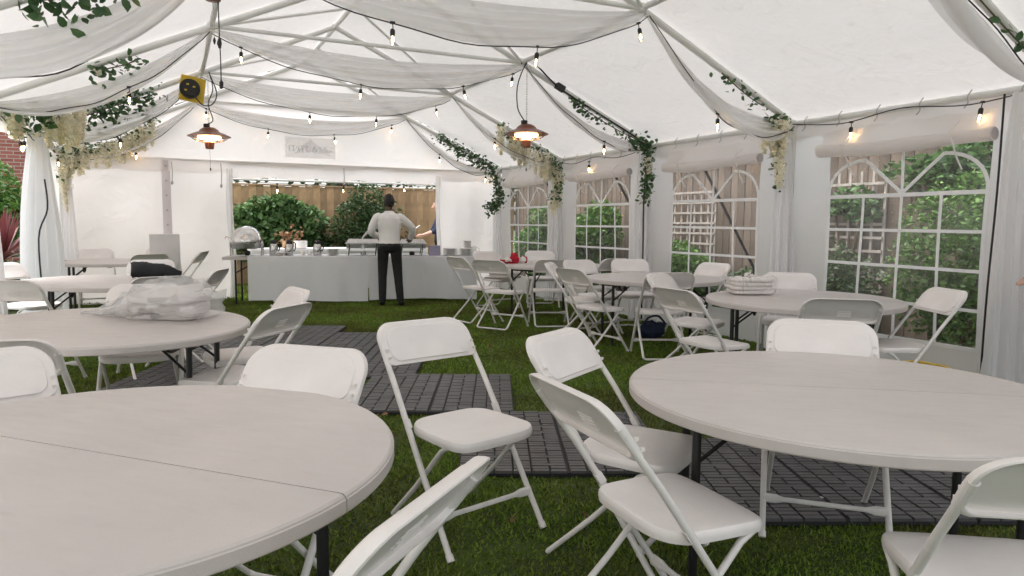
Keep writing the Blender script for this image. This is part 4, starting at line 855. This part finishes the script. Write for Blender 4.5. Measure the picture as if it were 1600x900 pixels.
def hand(mb, w, d, side, curl=.5):
    w, d = Vector(w), Vector(d).normalized(); x = d.cross(Vector((0, 0, 1))).normalized() if abs(d.z) < .9 else Vector((0, 1, 0)); nrm = x.cross(d).normalized()
    mb.tube([w, w + d * .04, w + d * .085], [.026, .036, .034], 10)
    for k, L in enumerate((.065, .075, .07, .055)):
        b = w + d * .08 + x * (k - 1.5) * .019; m1 = b + d * L * .5; m2 = m1 + (d * (1 - curl) - nrm * curl) * L * .5; mb.tube([b - d * .01, m1, m2], [.0095, .009, .0075], 8)
    b = w + d * .03 - x * side * .03; mb.tube([b, b + d * .03 - x * side * .025, b + d * .06 - x * side * .02 - nrm * .01], [.012, .011, .009], 8)
def person(label, loc, rz, skin, top_m, bot_m, sh, hip, arms, legs, head, hand_curl=.5, sleeve=1.0, name='person'):
    t = thing(name, label, 'person', loc); t.rotation_euler = (0, 0, rz)
    hx, hy, hz_ = head
    secs = [(0, 0, .86, .13, .10), (0, 0, .93, .165, .115), (0, 0, 1.03, .145, .105), (0, .005, 1.15, .15, .105), (0, .005, 1.28, .175, .115), (0, 0, 1.38, .185, .105), (0, 0, 1.43, .15, .085), (0, .01, 1.46, .075, .062)]
    b = MB(); torso(b, secs); b.tube([(0, .01, 1.42), (hx * .4, .02 + hy * .4, 1.50), (hx, hy, hz_ - .07)], [.06, .052, .055], 12)
    hd = []
    for i in range(13):
        q = math.pi * (i + .05) / 12.1; zz = math.cos(q); rr = math.sin(q); jaw = 1 - .22 * max(0, -zz)
        hd.append([(hx + .074 * rr * jaw * math.cos(a * math.pi / 10), hy + .012 + (.096 * rr * (jaw if math.sin(a * math.pi / 10) < 0 else 1)) * math.sin(a * math.pi / 10), hz_ + .118 * zz) for a in range(20)])
    b.loft(hd); b.tube([(hx, hy + .095, hz_ + .02), (hx, hy + .122, hz_ - .022), (hx, hy + .10, hz_ - .035)], [.012, .017, .012], 8)
    for s_ in (-1, 1): b.blob((hx + s_ * .077, hy, hz_ - .01), (.012, .022, .034), .05, 1, 10, 6)
    b.tube([(hx - .025, hy + .094, hz_ - .062), (hx, hy + .102, hz_ - .062), (hx + .025, hy + .094, hz_ - .062)], .009, 8)
    for (s, e, w, hdir), sd in zip(arms, (-1, 1)):
        limb(b, [s, e, w], [.052, .042, .028]); hand(b, w, hdir, sd, hand_curl)
    for (h_, k_, a_, toe) in legs: limb(b, [h_, k_, a_], [.088, .058, .038]); b.tube([a_, ((a_[0] + toe[0]) / 2, (a_[1] + toe[1]) / 2, .05), toe], [.04, .04, .028], 10)
    remesh(b, 'body', skin, t, .011, 3)
    c = MB(); torso(c, [(x, y, z, rx, ry) for x, y, z, rx, ry in [(0, 0, .975, .157, .112)] + secs[2:]], .017); c.lathe([(.085, 0), (.08, .035), (.07, .06)], 16, (0, .012, 1.43))
    for (s, e, w, hdir) in arms:
        w2 = Vector(e).lerp(Vector(w), sleeve); limb(c, [(s[0] * .72, s[1], s[2] - .005), (s[0] * 1.02, s[1] + .005, s[2] - .03), e, w2], [.074, .074, .062, .046])
    remesh(c, 'shirt', top_m, t, .011, 2)
    d = MB(); torso(d, [(x, y, z, rx, ry) for x, y, z, rx, ry in secs[:3]], .017)
    for (h_, k_, a_, toe) in legs: limb(d, [(h_[0], h_[1], h_[2] + .02), k_, (a_[0], a_[1], .07)], [.10, .072, .056])
    remesh(d, 'trousers', bot_m, t, .011, 3)
    be = MB(); be.loft([ell((0, 0, z), .180, .132, 24) for z in (.942, .975)]); be.build('belt', 'shoe', t, local=True)
    for (h_, k_, a_, toe) in legs:
        f_ = MB(); f_.tube([(a_[0], a_[1] - .035, .045), (a_[0], a_[1], .055), ((a_[0] + toe[0]) / 2, (a_[1] + toe[1]) / 2, .045), toe, (toe[0] * 1.02, toe[1] + .03, .03)], [.036, .05, .046, .04, .022], 12); remesh(f_, 'shoe', 'shoe', t, .009, 1)
    hr = MB(); rings = []
    for i in range(9):
        q = math.pi * .66 * i / 8 + .02; zz = math.cos(q); rr = math.sin(q)
        rings.append([(hx + .086 * rr * math.cos(a * math.pi / 12), hy + .002 + (.105 if math.sin(a * math.pi / 12) < 0 else .09 * (1 if zz > .35 else max(.0, 1 - (.35 - zz) * 2.2))) * rr * math.sin(a * math.pi / 12), hz_ + .01 + .125 * zz + .009 * math.sin(a * 2.3 + i * 1.7) + .006 * math.sin(a * 5.1 + i * 2.9)) for a in range(24)])
    hr.loft(rings); hr.build('hair', 'hair', t, 60, True)
    for s_ in (-1, 1): MB().blob((hx + s_ * .03, hy + .093, hz_ + .008), (.013, .008, .008), 0, 1, 10, 6).build('eye', 'china', t, 60, True)
    return t
LEGS = [((-.095, 0, .90), (-.11, .025, .49), (-.115, -.03, .08), (-.135, .13, .03)), ((.095, 0, .90), (.13, .015, .49), (.165, -.06, .08), (.20, .09, .03))]
person('person in white shirt and black trousers at the buffet, back to camera', (3.06, 10.80, .01), -R(15), 'skin1', 'shirt', 'trouser', 0, 0,
       [((-.19, 0, 1.395), (-.275, .05, 1.16), (-.15, .27, 1.09), (.3, .9, -.2)), ((.19, 0, 1.395), (.36, .09, 1.21), (.34, .30, 1.06), (-.1, .8, -.5))], LEGS, (0, .05, 1.62))
person('person in dark top outside, half hidden behind the opening edge', (4.98, 13.75, .01), R(80), 'skin2', 'navy', 'trouser', 0, 0,
       [((-.19, 0, 1.395), (-.23, .14, 1.15), (-.12, .40, 1.05), (.1, 1, -.1)), ((.19, 0, 1.395), (.23, .12, 1.15), (.12, .36, 1.05), (0, 1, -.1))], LEGS, (0, .06, 1.63), sleeve=.25)
person('person beyond right picture edge, only the fingers of one hand showing', (5.35, 2.56, .01), R(60), 'skin2', 'shirt', 'navy', 0, 0,
       [((-.19, 0, 1.395), (-.26, .10, 1.15), (-.20, .36, 1.0), (-.1, .95, -.25)), ((.19, 0, 1.395), (.24, -.02, 1.12), (.25, .06, .86), (0, .2, -1))], LEGS, (0, .04, 1.63), .3)

# ------------------------------------------------------------------ outside: fences, plants, house
def fence(label, p0, p1, h_, m_, bw_=.145):
    p0, p1 = Vector(p0), Vector(p1); L = (p1 - p0).length; d = (p1 - p0).normalized(); nn = Vector((-d.y, d.x, 0)); t = thing('garden_fence', label, 'fence', (p0 + p1) / 2)
    rz = math.atan2(d.y, d.x); n = int(L / bw_); base = MB().add([(-bw_ / 2 - .008, -.004, 0), (bw_ / 2 + .004, -.012, 0), (bw_ / 2 + .004, .006, 0), (-bw_ / 2 - .008, .003, 0), (-bw_ / 2 - .008, -.004, h_), (bw_ / 2 + .004, -.012, h_), (bw_ / 2 + .004, .006, h_), (-bw_ / 2 - .008, .003, h_)],
        [(3, 2, 1, 0), (4, 5, 6, 7), (0, 1, 5, 4), (1, 2, 6, 5), (2, 3, 7, 6), (3, 0, 4, 7)])
    ms_ = []
    for q in range(3):
        m2 = W[m_].copy(); bs = m2.node_tree.nodes
        for nd in bs:
            if nd.type == 'VALTORGB':
                for e in nd.color_ramp.elements: e.color = (*[c * (.8, 1.0, 1.2)[q] for c in e.color[:3]], 1)
        o = base.build('board', m2); ms_.append(o.data); bpy.data.objects.remove(o)
    for k in range(n):
        o = bpy.data.objects.new('board', ms_[(k * 7 + k // 3) % 3]); col.objects.link(o); o.parent = t
        pt = p0 + d * bw_ * (k + .5); o.matrix_basis = wmat(t).inverted() @ Matrix.Translation(pt + nn * .003 * (k % 2) + Vector((0, 0, .012 * math.sin(k * 2.3)))) @ Matrix.Rotation(rz, 4, 'Z')
    for z in (.35, h_ * .55, h_ - .25): MB().bar(p0 + Vector((0, 0, z)) + nn * .04, p1 + Vector((0, 0, z)) + nn * .04, .05, .09).build('rail', m_, t)
    MB().bar(p0 + Vector((0, 0, h_ + .02)), p1 + Vector((0, 0, h_ + .02)), .06, .03).build('capping', m_, t)
    return t
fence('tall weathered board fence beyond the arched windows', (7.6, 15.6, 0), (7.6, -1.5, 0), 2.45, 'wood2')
fence('golden brown board fence seen through the serving opening', (-1.75, 15.6, 0), (7.55, 15.6, 0), 2.06, 'wood')
def trellis(label, X, y0, y1, z0, z1):
    t = thing('trellis', label, 'trellis', (X, (y0 + y1) / 2, z0), 'trellis panels on the fence')
    for k in range(int((y1 - y0) / .16) + 1): MB().box((X - .03, y0 + .16 * k, (z0 + z1) / 2), (.018, .032, z1 - z0)).build('slat', 'trellis', t)
    for k in range(int((z1 - z0) / .16) + 1): MB().box((X - .05, (y0 + y1) / 2, z0 + .16 * k), (.018, y1 - y0, .032)).build('slat', 'trellis', t)
ya, yb_ = atX(1385, 300, 7.5).y, atX(1285, 300, 7.5).y; trellis('square wooden trellis outside the nearest window', 7.52, ya, yb_ + .3, .55, 1.98)
ya, yb_ = atX(1120, 300, 7.5).y, atX(1050, 300, 7.5).y; trellis('square wooden trellis outside the third window', 7.52, ya, yb_ + .2, .55, 1.85)
def shrub(label, c, rad, n, size, m_, name='shrub', cat='shrub', group='garden shrubs', clumps=14, up=.2):
    t = thing(name, label, cat, (c[0], c[1], 0), group); cs = []
    for _ in range(clumps):
        v = rng.normal(size=3); v /= np.linalg.norm(v); cs.append(np.array(c) + v * np.array(rad) * rng.uniform(.35, .85))
    cs = np.array(cs); idx = rng.integers(0, clumps, n); v = rng.normal(size=(n, 3)); v /= np.linalg.norm(v, axis=1)[:, None]
    p = cs[idx] + v * (np.array(rad) * .42)[None, :] * rng.uniform(.5, 1.0, n)[:, None] ** .5; p = p[p[:, 2] > .02]
    o = leaf_mesh('foliage', p, up, size, m_, t); o['kind'] = 'stuff'
    for k in range(5): q = cs[k % clumps]; MB().tube(spline([(c[0] + .05 * (k - 2), c[1], 0), (c[0] * .7 + q[0] * .3, c[1] * .7 + q[1] * .3, q[2] * .5), tuple(q)], 4), .014, 6).build('stem', 'bark', t)
shrub('large bright green bush outside the nearest window', (6.85, 4.2, .88), (.52, .62, .9), 11000, .055, 'shrub', clumps=26)
shrub('climbing leafy vine over fence beyond the nearest window', (7.4, 4.5, 1.95), (.2, .9, .35), 1500, .11, 'ivy', clumps=16)
shrub('leafy vine crossing the trellis outside nearest window', (7.42, 6.0, 1.62), (.12, .6, .22), 420, .11, 'ivy', clumps=9)
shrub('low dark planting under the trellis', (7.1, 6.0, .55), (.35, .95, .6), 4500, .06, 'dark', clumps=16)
shrub('mixed green planting outside the third window', (7.0, 8.6, .62), (.4, .95, .62), 4500, .08, 'shrub', clumps=16)
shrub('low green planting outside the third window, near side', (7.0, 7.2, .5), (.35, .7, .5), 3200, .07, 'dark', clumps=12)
shrub('green shrub outside the second window', (7.0, 11.0, .8), (.45, 1.0, .8), 4800, .09, 'shrub', clumps=16)
shrub('pale leaved shrub outside the farthest window', (7.0, 13.4, .9), (.4, .6, .8), 3000, .09, 'shrub', clumps=14)
shrub('low dark clump with fallen petals near the window corner', (6.5, 3.35, .22), (.25, .35, .22), 1200, .05, 'dark', clumps=8)
for px, py in ((1430, 522), (1440, 524), (1470, 514), (1482, 508)):
    q = atX(px, py, 6.45); b_ = MB().blob((q.x, q.y, .12), (.045, .05, .04), .25, px).build('pale_flower', 'flower' if px < 1450 else 'china'); tag(b_, 'pale %s bloom on the flower bed outside nearest window, %s' % ('yellow' if px < 1450 else 'white', 'left' if px in (1430, 1470) else 'right'), 'flower', 'blooms on the bed')
iv = atY(425, 330, 15.3); shrub('dense ivy mound on fence at left of the serving opening', (iv.x, 15.0, 1.08), (1.1, .4, .80), 6000, .13, 'ivy', clumps=30)
iv = atY(560, 335, 15.3); shrub('fine leaved climber on the fence behind the standing person', (iv.x, 15.05, 1.16), (.98, .35, .90), 7500, .075, 'dark', clumps=34)
iv = atY(490, 350, 15.3); shrub('low ivy between the two climbers on back fence', (iv.x, 15.1, .8), (.6, .3, .5), 1800, .11, 'ivy', clumps=12)
shrub('bright green bush outside the open left side', (-2.75, 14.0, 1.35), (.85, .9, .85), 6500, .10, 'shrub', clumps=26)
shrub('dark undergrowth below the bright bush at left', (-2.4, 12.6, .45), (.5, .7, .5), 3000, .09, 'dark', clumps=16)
def tree(label, X, Y, h_, r_, n):
    t = thing('tree', label, 'tree', (X, Y, 0), 'trees beyond the fence'); MB().tube([(X, Y, 0), (X + .1, Y, h_ * .4), (X, Y + .1, h_ * .8)], [.16, .11, .04], 10).build('trunk', 'bark', t)
    cs = np.array([X, Y, h_ * .68]) + rng.normal(size=(24, 3)) * np.array([r_ * .55, r_ * .55, h_ * .18]); p = cs[rng.integers(0, 24, n)] + rng.normal(size=(n, 3)) * r_ * .25
    o = leaf_mesh('crown', p, .1, .2, 'dark', t); o['kind'] = 'stuff'
tree('dark tree behind the back fence at left', .5, 18.5, 5, 1.8, 4000); tree('dark tree behind the back fence in the middle', 4.0, 19, 5.5, 2, 4000); tree('dark tree behind the back fence at right', 8.5, 18, 5, 2, 4000); tree('dark tree behind the tall side fence', 10.5, 9, 6, 2.2, 4000)
for k, (Y, lb) in enumerate(((9.2, 'second'), (7.2, 'third'), (11.4, 'farthest'))):
    b_ = MB().bar((XR + .12, Y, 2.36), (XR + 1.35, Y - .45, .02), .035, .012, (0, 1, 0)).build('guy_strap', 'black_cloth'); tag(b_, 'dark guy strap slanting down outside the %s window' % lb, 'strap', 'guy straps')
# red cordyline at left
t = thing('cordyline', 'red strap leaved cordyline outside the open left side', 'plant', (-2.02, 11.1, 0)); MB().tube([(-2.02, 11.1, 0), (-2.0, 11.1, .8)], [.05, .04], 8).build('stem', 'bark', t)
for k in range(54):
    a = k * 2.4; el = R(20 + 65 * ((k * 37) % 54) / 54); L = .75; d = Vector((math.cos(a) * math.cos(el), math.sin(a) * math.cos(el), math.sin(el))); sd_ = Vector((-math.sin(a), math.cos(a), 0)); rows = []
    for j in range(7):
        u = j / 6; c = Vector((-2.0, 11.1, .8)) + d * L * u + Vector((0, 0, -.30 * u * u * math.cos(el))); w_ = .028 * math.sin(math.pi * (.12 + .86 * u)); rows.append([c - sd_ * w_, c + Vector((0, 0, -.006)), c + sd_ * w_])
    MB().sheet(rows).build('leaf', 'red', t, 80)
# brick house at left
hm = bpy.data.materials.new('brickwork'); hm.use_nodes = True; nt = hm.node_tree; br = nt.nodes.new('ShaderNodeTexBrick'); br.inputs['Scale'].default_value = 1; br.inputs['Brick Width'].default_value = .225; br.inputs['Row Height'].default_value = .075; br.inputs['Mortar Size'].default_value = .008
br.inputs['Color1'].default_value = (.36, .12, .09, 1); br.inputs['Color2'].default_value = (.25, .08, .06, 1); br.inputs['Mortar'].default_value = (.42, .36, .32, 1)
tcn = nt.nodes.new('ShaderNodeTexCoord'); sx = nt.nodes.new('ShaderNodeSeparateXYZ'); cx_ = nt.nodes.new('ShaderNodeCombineXYZ'); nt.links.new(tcn.outputs['Object'], sx.inputs[0]); ad = nt.nodes.new('ShaderNodeMath'); nt.links.new(sx.outputs[0], ad.inputs[0]); nt.links.new(sx.outputs[1], ad.inputs[1])
nt.links.new(ad.outputs[0], cx_.inputs[0]); nt.links.new(sx.outputs[2], cx_.inputs[1]); nt.links.new(cx_.outputs[0], br.inputs['Vector']); nt.links.new(br.outputs[0], nt.nodes['Principled BSDF'].inputs['Base Color']); nt.nodes['Principled BSDF'].inputs['Roughness'].default_value = .85
W['brickwork'] = hm
t = thing('brick_house', 'red brick house wall outside the open left side', 'house', (-6, 19, 0)); MB().box((-6.4, 20.5, 2.6), (9, 6, 5.2)).build('wall', 'brickwork', t)
MB().add([(-11.2, 17.2, 5.2), (-1.6, 17.2, 5.2), (-1.6, 23.8, 5.2), (-11.2, 23.8, 5.2), (-11.2, 20.5, 7.4), (-1.6, 20.5, 7.4)], [(0, 3, 2, 1), (0, 1, 5, 4), (2, 3, 4, 5), (1, 2, 5), (3, 0, 4)]).build('roof', 'brick', t)
w_ = MB().box((-6.4, 17.48, 3.2), (1.3, .06, 1.2)).build('window', 'bar', t); MB().box((-6.4, 17.445, 3.2), (1.1, .02, 1.0)).build('pane', 'navy', w_)
